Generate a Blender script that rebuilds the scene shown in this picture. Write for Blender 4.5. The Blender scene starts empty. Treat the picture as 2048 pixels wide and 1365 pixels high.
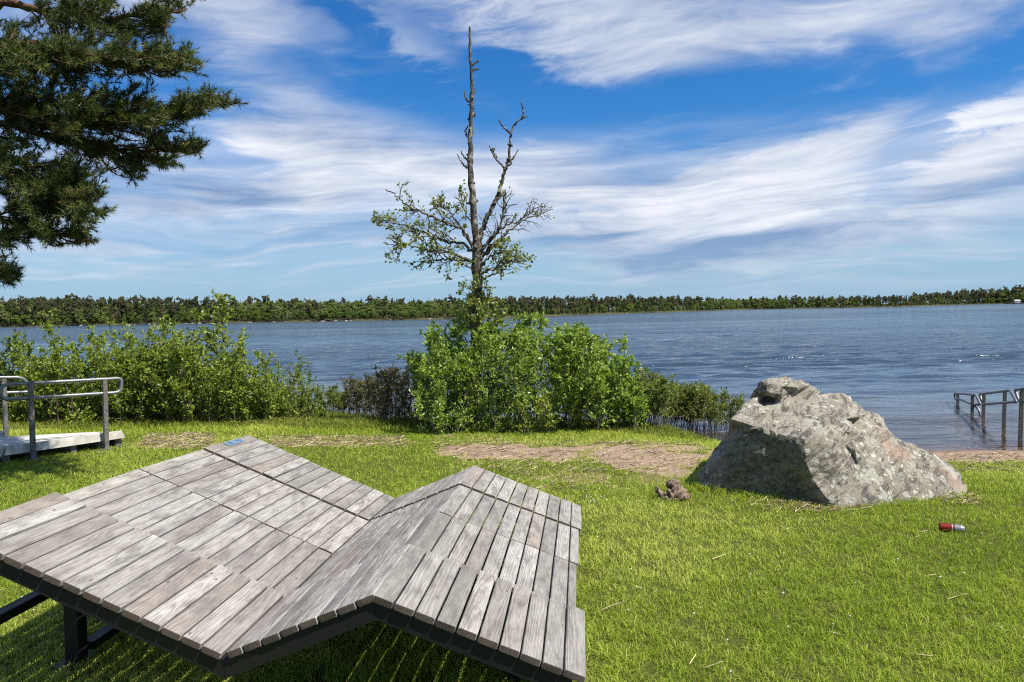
import bpy, bmesh, math, random
import numpy as np
from mathutils import Vector, Matrix
from mathutils.geometry import delaunay_2d_cdt

R = math.radians
S = bpy.context.scene
COL = S.collection
rng = np.random.default_rng(7)
random.seed(7)

# ------------------------------------------------------------------ camera
F, CX, CY, CAMH = 1500.0, 1024.0, 682.5, 1.6
ROLL, PITCH = R(1.217), math.atan(56.2 / 1500)
WATER = -0.35

def ray(px, py):
    a, b = (px - CX) / F, (py - CY) / F
    c, s = math.cos(ROLL), math.sin(ROLL)
    X, Y = a * c - b * s, a * s + b * c
    c, s = math.cos(PITCH), math.sin(PITCH)
    return np.array([X, c - s * Y, -s - c * Y])

def at(px, py, Y):
    d = ray(px, py)
    return np.array([0, 0, CAMH]) + d * (Y / d[1])

cam = bpy.data.objects.new('camera', bpy.data.cameras.new('camera'))
COL.objects.link(cam)
cam.data.sensor_width = 36.0
cam.data.lens = F / 2048 * 36.0
cam.data.clip_start = 0.05
cam.data.clip_end = 8000
_f = Vector((0, math.cos(PITCH), -math.sin(PITCH)))
_r0, _u0 = Vector((1, 0, 0)), Vector((0, math.sin(PITCH), math.cos(PITCH)))
_r = _r0 * math.cos(ROLL) - _u0 * math.sin(ROLL)
_u = _r0 * math.sin(ROLL) + _u0 * math.cos(ROLL)
M = Matrix((_r, _u, -_f)).transposed().to_4x4()
M.translation = (0, 0, CAMH)
cam.matrix_world = M
S.camera = cam

# ------------------------------------------------------------------ light
SUN = Vector((0.62, -0.36, 1.0)).normalized()          # towards the sun
EXPOSURE = 0.72
S.view_settings.view_transform = 'Standard'
S.view_settings.look = 'None'
S.view_settings.exposure = EXPOSURE
S.view_settings.gamma = 1
S.view_settings.use_curve_mapping = False
sl = bpy.data.lights.new('sun', 'SUN')
sl.energy = 5.0
sl.angle = R(0.5)
sl.color = (1.0, 0.95, 0.86)
so = bpy.data.objects.new('sun', sl)
COL.objects.link(so)
so.rotation_euler = SUN.to_track_quat('Z', 'Y').to_euler()
so.location = (0, 0, 30)
S.cycles.max_bounces = 5
S.cycles.diffuse_bounces = 2
S.cycles.glossy_bounces = 2
S.cycles.transmission_bounces = 3
S.cycles.transparent_max_bounces = 6
S.cycles.use_denoising = False
S.cycles.sample_clamp_direct = 6.0
S.cycles.sample_clamp_indirect = 3.0
S.cycles.use_adaptive_sampling = False
S.cycles.filter_width = 1.15
S.cycles.caustics_reflective = False
S.cycles.caustics_refractive = False

# ------------------------------------------------------------------ node helper
class NT:
    def __init__(self, tree):
        self.t = tree
        self.n = tree.nodes
        self.l = tree.links
    def new(self, typ, **kw):
        n = self.n.new(typ)
        for k, v in kw.items():
            setattr(n, k, v)
        return n
    def set(self, sock, v):
        if isinstance(v, bpy.types.NodeSocket):
            self.l.new(v, sock)
        elif v is not None:
            if isinstance(v, (tuple, list)) and len(v) == 3 and sock.type == 'RGBA':
                v = (*v, 1)
            sock.default_value = v
    def math(self, op, a, b=None, c=None, clamp=False):
        n = self.new('ShaderNodeMath', operation=op, use_clamp=clamp)
        self.set(n.inputs[0], a)
        if b is not None: self.set(n.inputs[1], b)
        if c is not None: self.set(n.inputs[2], c)
        return n.outputs[0]
    def vmath(self, op, a, b=None):
        n = self.new('ShaderNodeVectorMath', operation=op)
        self.set(n.inputs[0], a)
        if b is not None: self.set(n.inputs[1], b)
        return n.outputs[0] if op not in ('LENGTH', 'DOT_PRODUCT', 'DISTANCE') else n.outputs['Value']
    def mix(self, fac, a, b, blend='MIX'):
        n = self.new('ShaderNodeMix', data_type='RGBA', blend_type=blend)
        self.set(n.inputs[0], fac); self.set(n.inputs[6], a); self.set(n.inputs[7], b)
        return n.outputs[2]
    def ramp(self, fac, lo, hi, a=0.0, b=1.0, smooth=True):
        n = self.new('ShaderNodeMapRange', interpolation_type='SMOOTHSTEP' if smooth else 'LINEAR')
        self.set(n.inputs[0], fac)
        for i, v in enumerate((lo, hi, a, b)): self.set(n.inputs[1 + i], v)
        return n.outputs[0]
    def noise(self, vec, scale, detail=4, rough=0.55, dist=0.0, color=False):
        n = self.new('ShaderNodeTexNoise')
        if vec is not None: self.set(n.inputs['Vector'], vec)
        n.inputs['Scale'].default_value = scale
        n.inputs['Detail'].default_value = detail
        n.inputs['Roughness'].default_value = rough
        n.inputs['Distortion'].default_value = dist
        return n.outputs['Color' if color else 'Fac']
    def voro(self, vec, scale, feature='F1', rand=1.0, out='Distance'):
        n = self.new('ShaderNodeTexVoronoi', feature=feature)
        self.set(n.inputs['Vector'], vec)
        n.inputs['Scale'].default_value = scale
        n.inputs['Randomness'].default_value = rand
        return n.outputs[out]
    def comb(self, x, y, z):
        n = self.new('ShaderNodeCombineXYZ')
        self.set(n.inputs[0], x); self.set(n.inputs[1], y); self.set(n.inputs[2], z)
        return n.outputs[0]
    def sep(self, v):
        n = self.new('ShaderNodeSeparateXYZ')
        self.set(n.inputs[0], v)
        return n.outputs
    def attr(self, name, out='Fac'):
        return self.new('ShaderNodeAttribute', attribute_name=name).outputs[out]
    def obj(self):
        return self.new('ShaderNodeTexCoord').outputs['Object']
    def bump(self, h, dist=0.01, strength=1.0):
        n = self.new('ShaderNodeBump')
        n.inputs['Strength'].default_value = strength
        n.inputs['Distance'].default_value = dist
        self.set(n.inputs['Height'], h)
        return n.outputs[0]
    def bsdf(self, color, rough=0.7, normal=None, metal=0.0, spec=0.3):
        n = self.new('ShaderNodeBsdfPrincipled')
        self.set(n.inputs['Base Color'], color)
        self.set(n.inputs['Roughness'], rough)
        self.set(n.inputs['Metallic'], metal)
        n.inputs['Specular IOR Level'].default_value = spec
        if normal is not None: self.set(n.inputs['Normal'], normal)
        return n.outputs[0]

def material(name):
    m = bpy.data.materials.new(name)
    m.use_nodes = True
    m.node_tree.nodes.clear()
    nt = NT(m.node_tree)
    out = nt.new('ShaderNodeOutputMaterial')
    nt.out = lambda sh: nt.l.new(sh, out.inputs['Surface'])
    return m, nt

# ------------------------------------------------------------------ sky
W = bpy.data.worlds.new('World')
W.cycles.sampling_method = 'MANUAL'
W.cycles.sample_map_resolution = 512
S.world = W
W.use_nodes = True
W.node_tree.nodes.clear()
def build_world():
    nt = NT(W.node_tree)
    out = nt.new('ShaderNodeOutputWorld')
    sky = nt.new('ShaderNodeTexSky', sky_type='NISHITA')
    sky.sun_disc = False
    sky.sun_elevation = math.asin(SUN.z)
    sky.sun_rotation = math.atan2(SUN.x, SUN.y)
    sky.altitude = 100
    sky.air_density = 1.0
    sky.dust_density = 0.6
    sky.ozone_density = 2.0
    hsv = nt.new('ShaderNodeHueSaturation')
    hsv.inputs['Saturation'].default_value = 1.30
    hsv.inputs['Value'].default_value = 1.0
    nt.l.new(sky.outputs[0], hsv.inputs['Color'])
    bg1 = nt.new('ShaderNodeBackground')
    bg1.inputs['Strength'].default_value = 0.070
    d = nt.new('ShaderNodeTexCoord').outputs['Generated']
    x, y, z = nt.sep(d)
    tint = nt.mix(nt.ramp(z, 0.0, 0.30), (0.74, 0.90, 1.10), (0.40, 0.87, 1.20))
    nt.l.new(nt.mix(1.0, hsv.outputs[0], tint, 'MULTIPLY'), bg1.inputs['Color'])
    hyp = nt.math('SQRT', nt.math('ADD', nt.math('MULTIPLY', x, x), nt.math('MULTIPLY', y, y)))
    u = nt.math('ARCTAN2', x, y)
    v = nt.math('DIVIDE', z, nt.math('MAXIMUM', hyp, 0.001))
    el = nt.math('ARCTANGENT', v)
    q0 = nt.comb(nt.math('MULTIPLY', u, 2.6), nt.math('MULTIPLY', el, 7.4), nt.math('MULTIPLY', nt.math('COSINE', u), 0.6))
    mp = nt.new('ShaderNodeMapping')
    nt.l.new(q0, mp.inputs['Vector'])
    mp.inputs['Rotation'].default_value = (0, 0, R(-9))
    mp.inputs['Location'].default_value = (3.1, 1.7, 0)
    q = mp.outputs[0]
    warp = nt.noise(q, 0.9, 3, 0.5, color=True)
    qw = nt.vmath('ADD', q, nt.vmath('MULTIPLY', nt.vmath('SUBTRACT', warp, (0.5, 0.5, 0.5)), (0.9, 0.6, 0)))
    n1 = nt.noise(qw, 1.0, 7, 0.52, 0.25)
    n2 = nt.noise(nt.vmath('MULTIPLY', qw, (1.0, 1.5, 1)), 3.0, 9, 0.6, 0.5)
    dens = nt.math('ADD', nt.math('MULTIPLY', n1, 0.74), nt.math('MULTIPLY', n2, 0.33))
    wu = nt.math('ADD', u, nt.math('MULTIPLY', nt.math('SUBTRACT', n2, 0.5), 0.22))
    wv = nt.math('ADD', v, nt.math('MULTIPLY', nt.math('SUBTRACT', n1, 0.5), 0.13))
    def blob(px, py, rx, ry, ang, w):
        r = ray(px, py)
        u0, v0 = math.atan2(r[0], r[1]), r[2] / math.hypot(r[0], r[1])
        c, s = math.cos(R(ang)), math.sin(R(ang))
        du, dv = nt.math('SUBTRACT', wu, u0), nt.math('SUBTRACT', wv, v0)
        a = nt.math('MULTIPLY', nt.math('ADD', nt.math('MULTIPLY', du, c), nt.math('MULTIPLY', dv, s)), F / rx)
        b = nt.math('MULTIPLY', nt.math('SUBTRACT', nt.math('MULTIPLY', dv, c), nt.math('MULTIPLY', du, s)), F / ry)
        e = nt.math('EXPONENT', nt.math('MULTIPLY', nt.math('ADD', nt.math('MULTIPLY', a, a), nt.math('MULTIPLY', b, b)), -1.0))
        return nt.math('MULTIPLY', e, w)
    holes = [  # clear blue gaps
        (1450, 205, 470, 62, 2, -.34), (1010, 150, 200, 50, -28, -.24), (730, 70, 200, 38, -38, -.27), (900, 12, 90, 22, 0, -.12),
        (760, 175, 170, 38, -8, -.24), (1340, 312, 110, 34, 8, -.26), (1850, 300, 110, 45, 38, -.27), (2010, 165, 120, 45, 20, -.22),
        (650, 432, 170, 16, 0, -.15), (450, 285, 90, 35, -30, -.2), (1560, 330, 60, 14, 10, -.12), (250, 200, 200, 90, 0, -.10),
    ]
    banks = [  # cloud banks
        (1250, 60, 300, 90, -8, .26), (1800, 60, 330, 80, 4, .26), (800, 110, 120, 55, -25, .18), (520, 90, 140, 90, -30, .15),
        (650, 270, 300, 55, -8, .16), (1000, 360, 420, 60, 0, .18), (1500, 390, 420, 60, 6, .28), (1250, 270, 260, 30, 3, .16),
        (1650, 290, 240, 40, 14, .2), (1980, 270, 120, 60, 20, .28), (1800, 470, 400, 60, 4, .2), (1400, 490, 300, 40, 0, .14),
        (600, 380, 260, 40, 0, .12),
    ]
    tot = None
    for b in holes + banks:
        e = blob(*b)
        tot = e if tot is None else nt.math('ADD', tot, e)
    dens = nt.math('ADD', dens, tot)
    alpha = nt.ramp(dens, 0.36, 0.80)
    wisp = nt.ramp(n2, 0.42, 0.75, 0.0, 0.25)
    alpha = nt.math('MAXIMUM', alpha, nt.math('MULTIPLY', wisp, nt.ramp(dens, 0.28, 0.5)))
    veil = nt.math('MULTIPLY', nt.ramp(v, 0.03, 0.12), nt.ramp(v, 0.17, 0.26, 1.0, 0.0))
    veil = nt.math('MULTIPLY', veil, nt.ramp(dens, 0.12, 0.42, 0.0, 0.62))
    alpha = nt.math('MAXIMUM', alpha, veil)
    n4 = nt.noise(nt.vmath('MULTIPLY', qw, (0.75, 3.4, 1)), 2.0, 8, 0.58, 0.6)
    band = nt.math('MULTIPLY', nt.ramp(n4, 0.40, 0.64, 0.0, 0.78), nt.math('MULTIPLY', nt.ramp(v, 0.0, 0.05), nt.ramp(v, 0.17, 0.26, 1.0, 0.0)))
    alpha = nt.math('MAXIMUM', alpha, band)
    # thin out towards the horizon
    hz = nt.ramp(v, 0.0, 0.13, 0.42, 1.0)
    alpha = nt.math('MULTIPLY', alpha, hz)
    n3 = nt.noise(nt.vmath('MULTIPLY', qw, (0.8, 1.6, 1)), 2.2, 8, 0.6, 0.5)
    bright = [(1480, 405, 330, 55, 4, .42), (1010, 375, 160, 50, 0, .40), (520, 265, 240, 40, -10, .26), (1990, 270, 120, 70, 20, .3), (850, 300, 200, 60, 0, .12),
              (1800, 60, 300, 70, 0, .10), (1900, 450, 200, 40, 10, .15)]
    dark = [(1430, 490, 400, 32, 0, -.55), (1960, 390, 130, 24, 6, -.45), (500, 385, 150, 16, 3, -.3), (1150, 400, 120, 22, -6, -.25), (620, 250, 160, 25, -6, -.2), (700, 480, 500, 30, 0, -.3)]
    sh = nt.math('ADD', nt.math('ADD', nt.math('MULTIPLY', n3, 1.4), nt.math('MULTIPLY', n2, 0.8)), -0.68)
    sh = nt.math('ADD', sh, nt.math('MULTIPLY', nt.math('SUBTRACT', n4, 0.47), nt.ramp(v, 0.2, 0.34, 1.5, 0.3)))
    for b in bright + dark:
        sh = nt.math('ADD', sh, blob(*b))
    sh = nt.ramp(sh, 0.0, 1.0, smooth=False)
    ccol = nt.mix(sh, (0.22, 0.325, 0.53), (0.80, 0.83, 0.90))
    bg2 = nt.new('ShaderNodeBackground')
    bg2.inputs['Strength'].default_value = 0.68
    nt.l.new(ccol, bg2.inputs['Color'])
    # below the horizon and right at it: pale blue
    bg3 = nt.new('ShaderNodeBackground')
    bg3.inputs['Color'].default_value = (0.195, 0.325, 0.465, 1)
    m0 = nt.new('ShaderNodeMixShader')
    nt.l.new(nt.ramp(v, -0.02, 0.17, 0.92, 0.0), m0.inputs[0]); nt.l.new(bg1.outputs[0], m0.inputs[1]); nt.l.new(bg3.outputs[0], m0.inputs[2])
    mx = nt.new('ShaderNodeMixShader')
    nt.l.new(alpha, mx.inputs[0]); nt.l.new(m0.outputs[0], mx.inputs[1]); nt.l.new(bg2.outputs[0], mx.inputs[2])
    nt.l.new(mx.outputs[0], out.inputs['Surface'])
build_world()

# ------------------------------------------------------------------ object helpers
def tag(o, label=None, cat=None, group=None, kind=None):
    if label: o['label'] = label
    if cat: o['category'] = cat
    if group: o['group'] = group
    if kind: o['kind'] = kind
    return o

def thing(name, label, cat, loc=(0, 0, 0), group=None):
    o = bpy.data.objects.new(name, None)
    o.empty_display_size = 0.2
    COL.objects.link(o)
    o.location = loc
    return tag(o, label, cat, group)

def link(name, me, mat, parent=None, smooth=False):
    if mat is not None: me.materials.append(mat)
    me.polygons.foreach_set('use_smooth', [smooth] * len(me.polygons))
    o = bpy.data.objects.new(name, me)
    COL.objects.link(o)
    if parent is not None:
        o.parent = parent
        if parent.type == 'EMPTY' or True:
            o.matrix_parent_inverse = Matrix.Identity(4)
            # vertices are given in world space: shift into the parent's space
            w = Vector((0, 0, 0)); p = parent
            while p is not None:
                w += p.location; p = p.parent
            o.location = -w
            if w.length > 0:
                me.transform(Matrix.Translation(-w)); o.location = (0, 0, 0)
    return o

class MB:
    """collects numpy chunks of vertices, polygons and per-vertex attributes"""
    def __init__(self):
        self.v, self.f, self.a, self.n = [], [], {}, 0
    def add(self, V, Fs, **attrs):
        V = np.asarray(V, np.float32).reshape(-1, 3)
        for Fa in (Fs if isinstance(Fs, list) else [Fs]):
            self.f.append(np.asarray(Fa, np.int64) + self.n)
        self.v.append(V)
        for k, x in attrs.items():
            x = np.asarray(x, np.float32)
            if x.ndim == 0 or (x.ndim == 1 and x.shape[0] == 3 and len(V) != 3): x = np.broadcast_to(x, (len(V),) + x.shape)
            self.a.setdefault(k, []).append(x)
        self.n += len(V)
    def build(self, name, mat, parent=None, smooth=False):
        me = bpy.data.meshes.new(name)
        V = np.concatenate(self.v)
        me.vertices.add(len(V))
        me.vertices.foreach_set('co', V.ravel())
        loops = np.concatenate([x.ravel() for x in self.f]).astype(np.int32)
        sizes = np.concatenate([np.full(len(x), x.shape[1], np.int32) for x in self.f])
        me.loops.add(len(loops))
        me.loops.foreach_set('vertex_index', loops)
        me.polygons.add(len(sizes))
        st = np.concatenate([[0], np.cumsum(sizes)[:-1]]).astype(np.int32)
        me.polygons.foreach_set('loop_start', st)
        me.polygons.foreach_set('loop_total', sizes)
        for k, x in self.a.items():
            x = np.concatenate(x)
            if x.ndim == 1:
                me.attributes.new(k, 'FLOAT', 'POINT').data.foreach_set('value', np.ascontiguousarray(x))
            else:
                me.attributes.new(k, 'FLOAT_VECTOR', 'POINT').data.foreach_set('vector', np.ascontiguousarray(x).ravel())
        me.update(calc_edges=True)
        me.validate()
        return link(name, me, mat, parent, smooth)

BOXF = np.array([[0, 3, 2, 1], [4, 5, 6, 7], [0, 1, 5, 4], [1, 2, 6, 5], [2, 3, 7, 6], [3, 0, 4, 7]])
def hexa(mb, P8, **a):
    mb.add(P8, BOXF, **a)

def bar(mb, p0, p1, w, h, up=(0, 0, 1), bev=0.0, **a):
    p0, p1, up = np.array(p0, float), np.array(p1, float), np.array(up, float)
    d = p1 - p0; d /= np.linalg.norm(d)
    s = np.cross(d, up); s /= np.linalg.norm(s)
    t = np.cross(s, d)
    b = bev
    if b <= 0:
        sec = [(-w / 2, -h / 2), (w / 2, -h / 2), (w / 2, h / 2), (-w / 2, h / 2)]
    else:
        x, y = w / 2, h / 2
        sec = [(-x + b, -y), (x - b, -y), (x, -y + b), (x, y - b), (x - b, y), (-x + b, y), (-x, y - b), (-x, -y + b)]
    n = len(sec)
    V = [p0 + s * q[0] + t * q[1] for q in sec] + [p1 + s * q[0] + t * q[1] for q in sec]
    mb.add(V, [np.array([[i, (i + 1) % n, n + (i + 1) % n, n + i] for i in range(n)]),
               np.array([list(range(n))[::-1]]), np.array([[n + i for i in range(n)]])], **a)

def tube(mb, pts, rad, sides=6, cap=True, **a):
    P = np.asarray(pts, float)
    n = len(P)
    rad = np.broadcast_to(np.asarray(rad, float), (n,))
    T = np.gradient(P, axis=0)
    T /= np.linalg.norm(T, axis=1)[:, None] + 1e-9
    ref = np.array([0.31, 0.17, 0.93]) if abs(T[0, 2]) < 0.9 else np.array([1, 0.1, 0.05])
    U = np.cross(T, ref); U /= np.linalg.norm(U, axis=1)[:, None] + 1e-9
    for i in range(1, n):        # keep the frame from flipping
        u = U[i - 1] - T[i] * np.dot(U[i - 1], T[i])
        U[i] = u / (np.linalg.norm(u) + 1e-9)
    Vv = np.cross(T, U)
    ang = np.arange(sides) / sides * 2 * np.pi
    V = P[:, None] + rad[:, None, None] * (U[:, None] * np.cos(ang)[None, :, None] + Vv[:, None] * np.sin(ang)[None, :, None])
    V = V.reshape(-1, 3)
    i = np.arange(n - 1)[:, None] * sides
    j = np.arange(sides)[None]
    k = (j + 1) % sides
    Fq = np.stack([i + j, i + k, i + sides + k, i + sides + j], -1).reshape(-1, 4)
    fs = [Fq]
    if cap:
        fs += [np.array([list(range(sides))[::-1]]), np.array([[(n - 1) * sides + q for q in range(sides)]])]
    mb.add(V, fs, **a)

def spline(pts, n):
    P = np.asarray(pts, float)
    t = np.concatenate([[0], np.cumsum(np.linalg.norm(np.diff(P, axis=0), axis=1))])
    # catmull-rom on chord length, sampled evenly
    Q = np.vstack([2 * P[0] - P[1], P, 2 * P[-1] - P[-2]])
    out = []
    for s in np.linspace(0, t[-1], n):
        i = min(np.searchsorted(t, s, 'right') - 1, len(P) - 2)
        x = (s - t[i]) / (t[i + 1] - t[i] + 1e-9)
        a, b, c, d = Q[i:i + 4]
        out.append(0.5 * ((2 * b) + (c - a) * x + (2 * a - 5 * b + 4 * c - d) * x * x + (3 * b - a - 3 * c + d) * x ** 3))
    return np.array(out)

def unit(v):
    return v / (np.linalg.norm(v, axis=-1, keepdims=True) + 1e-9)

def rdir(n, r=rng):
    return unit(r.normal(size=(n, 3)))

def leaves(mb, P, D, size, width=0.62, fold=0.16, var=None, up=0.6, r=rng):
    """pointed, slightly folded leaves at P growing along D"""
    P = np.asarray(P, float); n = len(P)
    D = unit(np.asarray(D, float))
    N = unit(rdir(n, r) + np.array([0, 0, up]))
    side = unit(np.cross(D, N)); N = np.cross(side, D)
    size = np.broadcast_to(size, (n,))[:, None]
    w = width * size / 2
    a = P
    b = P + D * size * 0.42 + side * w + N * fold * size
    c = P + D * size - N * fold * size * 0.5
    d = P + D * size * 0.42 - side * w + N * fold * size
    V = np.stack([a, b, c, d], 1).reshape(-1, 3)
    i = np.arange(n)[:, None] * 4
    Fq = np.concatenate([i + np.array([[0, 1, 2]]), i + np.array([[0, 2, 3]])])
    if var is None: var = r.random(n)
    mb.add(V, Fq, var=np.repeat(np.asarray(var, np.float32), 4))

def vnoise(x, y, seed=0):
    """smooth value noise in numpy"""
    xi, yi = np.floor(x).astype(int), np.floor(y).astype(int)
    fx, fy = x - xi, y - yi
    fx, fy = fx * fx * (3 - 2 * fx), fy * fy * (3 - 2 * fy)
    def h(a, b):
        q = (a * 374761393 + b * 668265263 + seed * 974711) & 0x7fffffff
        q = ((q ^ (q >> 13)) * 1274126177) & 0x7fffffff
        return ((q ^ (q >> 16)) & 0xffff) / 65535.0
    return (h(xi, yi) * (1 - fx) + h(xi + 1, yi) * fx) * (1 - fy) + (h(xi, yi + 1) * (1 - fx) + h(xi + 1, yi + 1) * fx) * fy

def fbm(x, y, oct=4, seed=0):
    s, a, t = 0, 1, 0
    for o in range(oct):
        s = s + a * vnoise(x * 2 ** o, y * 2 ** o, seed + o); t += a; a *= 0.55
    return s / t

# ------------------------------------------------------------------ the land
SHX = np.array([-400, -60, -30, -10, -5.5, -3.6, -2.2, 0, 1.5, 2.3, 2.8, 3.5, 5.4, 6.6, 10, 30, 60, 400], float)
SHY = np.array([60, 28, 20, 17, 15.8, 14.5, 13.4, 13.0, 12.6, 12.0, 11.0, 10.3, 9.85, 9.75, 9.8, 11.5, 14, 30], float)
def shore(x):
    return np.interp(x, SHX, SHY)
def gz(x, y):
    x, y = np.asarray(x, float), np.asarray(y, float)
    t = np.maximum((y - (shore(x) - 4.5)) / 4.5, 0)
    z = -0.35 * np.minimum(t, 1) ** 1.5 - 0.117 * np.clip(t - 1, 0, 6) * 4.5
    near = np.clip(1 - np.hypot(x, y - 6) / 40, 0, 1)
    z = z + (fbm(x * 0.8 + 31, y * 0.8 + 17, 3, 3) - 0.5) * 0.05 * near + (fbm(x * 4 + 5, y * 4 + 9, 3, 9) - 0.5) * 0.022 * near
    return z
def ground_at(px, py):
    d = ray(px, py)
    t = (0 - CAMH) / d[2]
    for _ in range(30):
        p = d * t
        t = (float(gz(p[0], p[1])) - CAMH) / d[2]
    return np.array([0, 0, CAMH]) + d * t

# bare patches, given where they lie on the ground
def _ell(px0, px1, py0, py1, w):
    a, b = ground_at(px0, (py0 + py1) / 2), ground_at(px1, (py0 + py1) / 2)
    c, d = ground_at((px0 + px1) / 2, py1), ground_at((px0 + px1) / 2, py0)
    return ((a[0] + b[0]) / 2, (c[1] + d[1]) / 2, abs(b[0] - a[0]) / 2, abs(d[1] - c[1]) / 2, w)
SANDS = [_ell(862, 1075, 888, 928, 1.0), _ell(1120, 1450, 886, 944, 1.0), _ell(990, 1210, 892, 928, 0.85)]
THIN = [_ell(1010, 1260, 935, 980, 0.75), _ell(1190, 1440, 940, 975, 0.55), _ell(520, 820, 872, 898, 0.75), _ell(250, 440, 868, 905, 0.7), _ell(1560, 1720, 1000, 1025, 0.6), _ell(1880, 1990, 985, 1010, 0.5), _ell(1100, 1200, 1330, 1380, 0.5)]
def patch(lst, x, y):
    s = np.zeros_like(x)
    nx = (fbm(x * 1.3, y * 1.3, 4, 21) - 0.5) * 1.6
    ny = (fbm(x * 6.0, y * 6.0, 3, 35) - 0.5) * 1.6
    for cx, cy, rx, ry, w in lst:
        r = np.hypot((x - cx) / rx, (y - cy) / ry)
        s = np.maximum(s, w * np.clip((1.12 - r + nx * 0.9 + ny * 0.5) * 1.7, 0, 1))
    return s
def sand_mask(x, y):
    s = patch(SANDS, x, y)
    # the strip of beach along the water on the right
    d = shore(x) - y
    b = np.clip((1.75 + (fbm(x * 0.9 + 3, y * 0.9, 3, 5) - 0.5) * 0.9 - d) * 3, 0, 1) * np.clip((x - 3.0) * 2, 0, 1)
    b = np.maximum(b, np.clip((0.05 - d) * 4, 0, 1))
    return np.maximum(s, b)
def thin_mask(x, y):
    return patch(THIN, x, y)

# ground sheet
def axis(lo, hi, step, far):
    a = np.arange(lo, hi + 1e-6, step)
    g, out, s = hi, [], step
    while g < far:
        s *= 1.35; g += s; out.append(g)
    g, out2, s = lo, [], step
    while g > -far:
        s *= 1.35; g -= s; out2.append(g)
    return np.array(out2[::-1] + list(a) + out)
m, nt = material('lawn_soil')
p = nt.obj()
sand = nt.attr('sand'); thin = nt.attr('thin'); zz = nt.sep(nt.new('ShaderNodeNewGeometry').outputs['Position'])[2]
n1 = nt.noise(p, 9, 6, 0.65); n2 = nt.noise(p, 55, 5, 0.7); n3 = nt.noise(p, 1.7, 4, 0.6)
soil = nt.mix(n2, (0.030, 0.038, 0.008), (0.12, 0.13, 0.028))
straw = nt.mix(n2, (0.10, 0.075, 0.04), (0.30, 0.23, 0.12))
soil = nt.mix(nt.ramp(nt.math('ADD', thin, nt.math('MULTIPLY', nt.math('SUBTRACT', n1, 0.5), 0.7)), 0.3, 0.7), soil, straw)
sn = nt.mix(n1, (0.25, 0.172, 0.122), (0.38, 0.28, 0.205))
sn = nt.mix(nt.ramp(n2, 0.5, 0.72), sn, (0.16, 0.11, 0.08))
sn = nt.mix(nt.ramp(n3, 0.55, 0.75), sn, (0.19, 0.15, 0.12))
col = nt.mix(nt.ramp(nt.math('ADD', sand, nt.math('MULTIPLY', nt.math('SUBTRACT', n1, 0.5), 0.5)), 0.35, 0.6), soil, sn)
wet = nt.ramp(zz, WATER - 0.02, WATER + 0.05, 1.0, 0.0)
col = nt.mix(nt.math('MULTIPLY', wet, 0.62), col, (0.085, 0.045, 0.02))
bm_ = nt.bump(nt.math('ADD', nt.math('MULTIPLY', n2, 0.5), n1), 0.025)
nt.out(nt.bsdf(col, 0.92, bm_, spec=0.1))
GROUND = m
xs, ys = axis(-9, 9, 0.06, 4500), axis(1.5, 16.5, 0.06, 4500)
X, Y = np.meshgrid(xs, ys)
Z = gz(X, Y)
mb = MB()
nx_, ny_ = len(xs), len(ys)
i = (np.arange(ny_ - 1)[:, None] * nx_ + np.arange(nx_ - 1)[None]).ravel()
mb.add(np.stack([X, Y, Z], -1).reshape(-1, 3), np.stack([i, i + 1, i + nx_ + 1, i + nx_], -1),
       sand=sand_mask(X, Y).ravel(), thin=thin_mask(X, Y).ravel())
tag(mb.build('ground', GROUND, smooth=True), kind='structure')

# ------------------------------------------------------------------ the lake
m, nt = material('lake_water')
p = nt.obj()
dep = nt.attr('depth')
mp = nt.new('ShaderNodeMapping'); nt.l.new(p, mp.inputs['Vector'])
mp.inputs['Rotation'].default_value = (0, 0, R(-8)); mp.inputs['Scale'].default_value = (0.42, 1.0, 1)
big = nt.noise(mp.outputs[0], 0.75, 3, 0.5, 0.4)
mid = nt.noise(mp.outputs[0], 2.6, 4, 0.6, 0.6)
sm = nt.noise(mp.outputs[0], 9.0, 3, 0.6, 0.3)
mp2 = nt.new('ShaderNodeMapping'); nt.l.new(p, mp2.inputs['Vector']); mp2.inputs['Scale'].default_value = (0.008, 0.05, 1)
gust = nt.ramp(nt.noise(mp2.outputs[0], 1.0, 4, 0.55, 0.5), 0.32, 0.66, 0.45, 1.25)
calm = nt.math('MULTIPLY', nt.ramp(dep, 0.0, 1.6, 0.22, 1.0), gust)
hgt = nt.math('ADD', nt.math('ADD', nt.math('MULTIPLY', big, 0.20), nt.math('MULTIPLY', mid, 0.14)), nt.math('ADD', nt.math('MULTIPLY', sm, 0.022), nt.math('MULTIPLY', nt.noise(mp.outputs[0], 0.16, 3, 0.5, 0.3), 0.9)))
hgt = nt.math('MULTIPLY', hgt, calm)
nrm = nt.bump(hgt, 1.0)
fr = nt.new('ShaderNodeFresnel'); fr.inputs['IOR'].default_value = 1.33; nt.l.new(nrm, fr.inputs['Normal'])
gl = nt.new('ShaderNodeBsdfGlossy'); gl.inputs['Roughness'].default_value = 0.10; gl.inputs['Color'].default_value = (0.88, 0.97, 1, 1); nt.l.new(nrm, gl.inputs['Normal'])
df = nt.new('ShaderNodeBsdfDiffuse'); nt.set(df.inputs['Color'], nt.mix(nt.ramp(dep, 0.05, 1.1), (0.075, 0.05, 0.033), (0.028, 0.045, 0.070)))
tr = nt.new('ShaderNodeBsdfTransparent'); tr.inputs['Color'].default_value = (0.86, 0.68, 0.46, 1)
ms = nt.new('ShaderNodeMixShader'); nt.set(ms.inputs[0], nt.math('EXPONENT', nt.math('MULTIPLY', dep, -5.0))); nt.l.new(df.outputs[0], ms.inputs[1]); nt.l.new(tr.outputs[0], ms.inputs[2])
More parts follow.
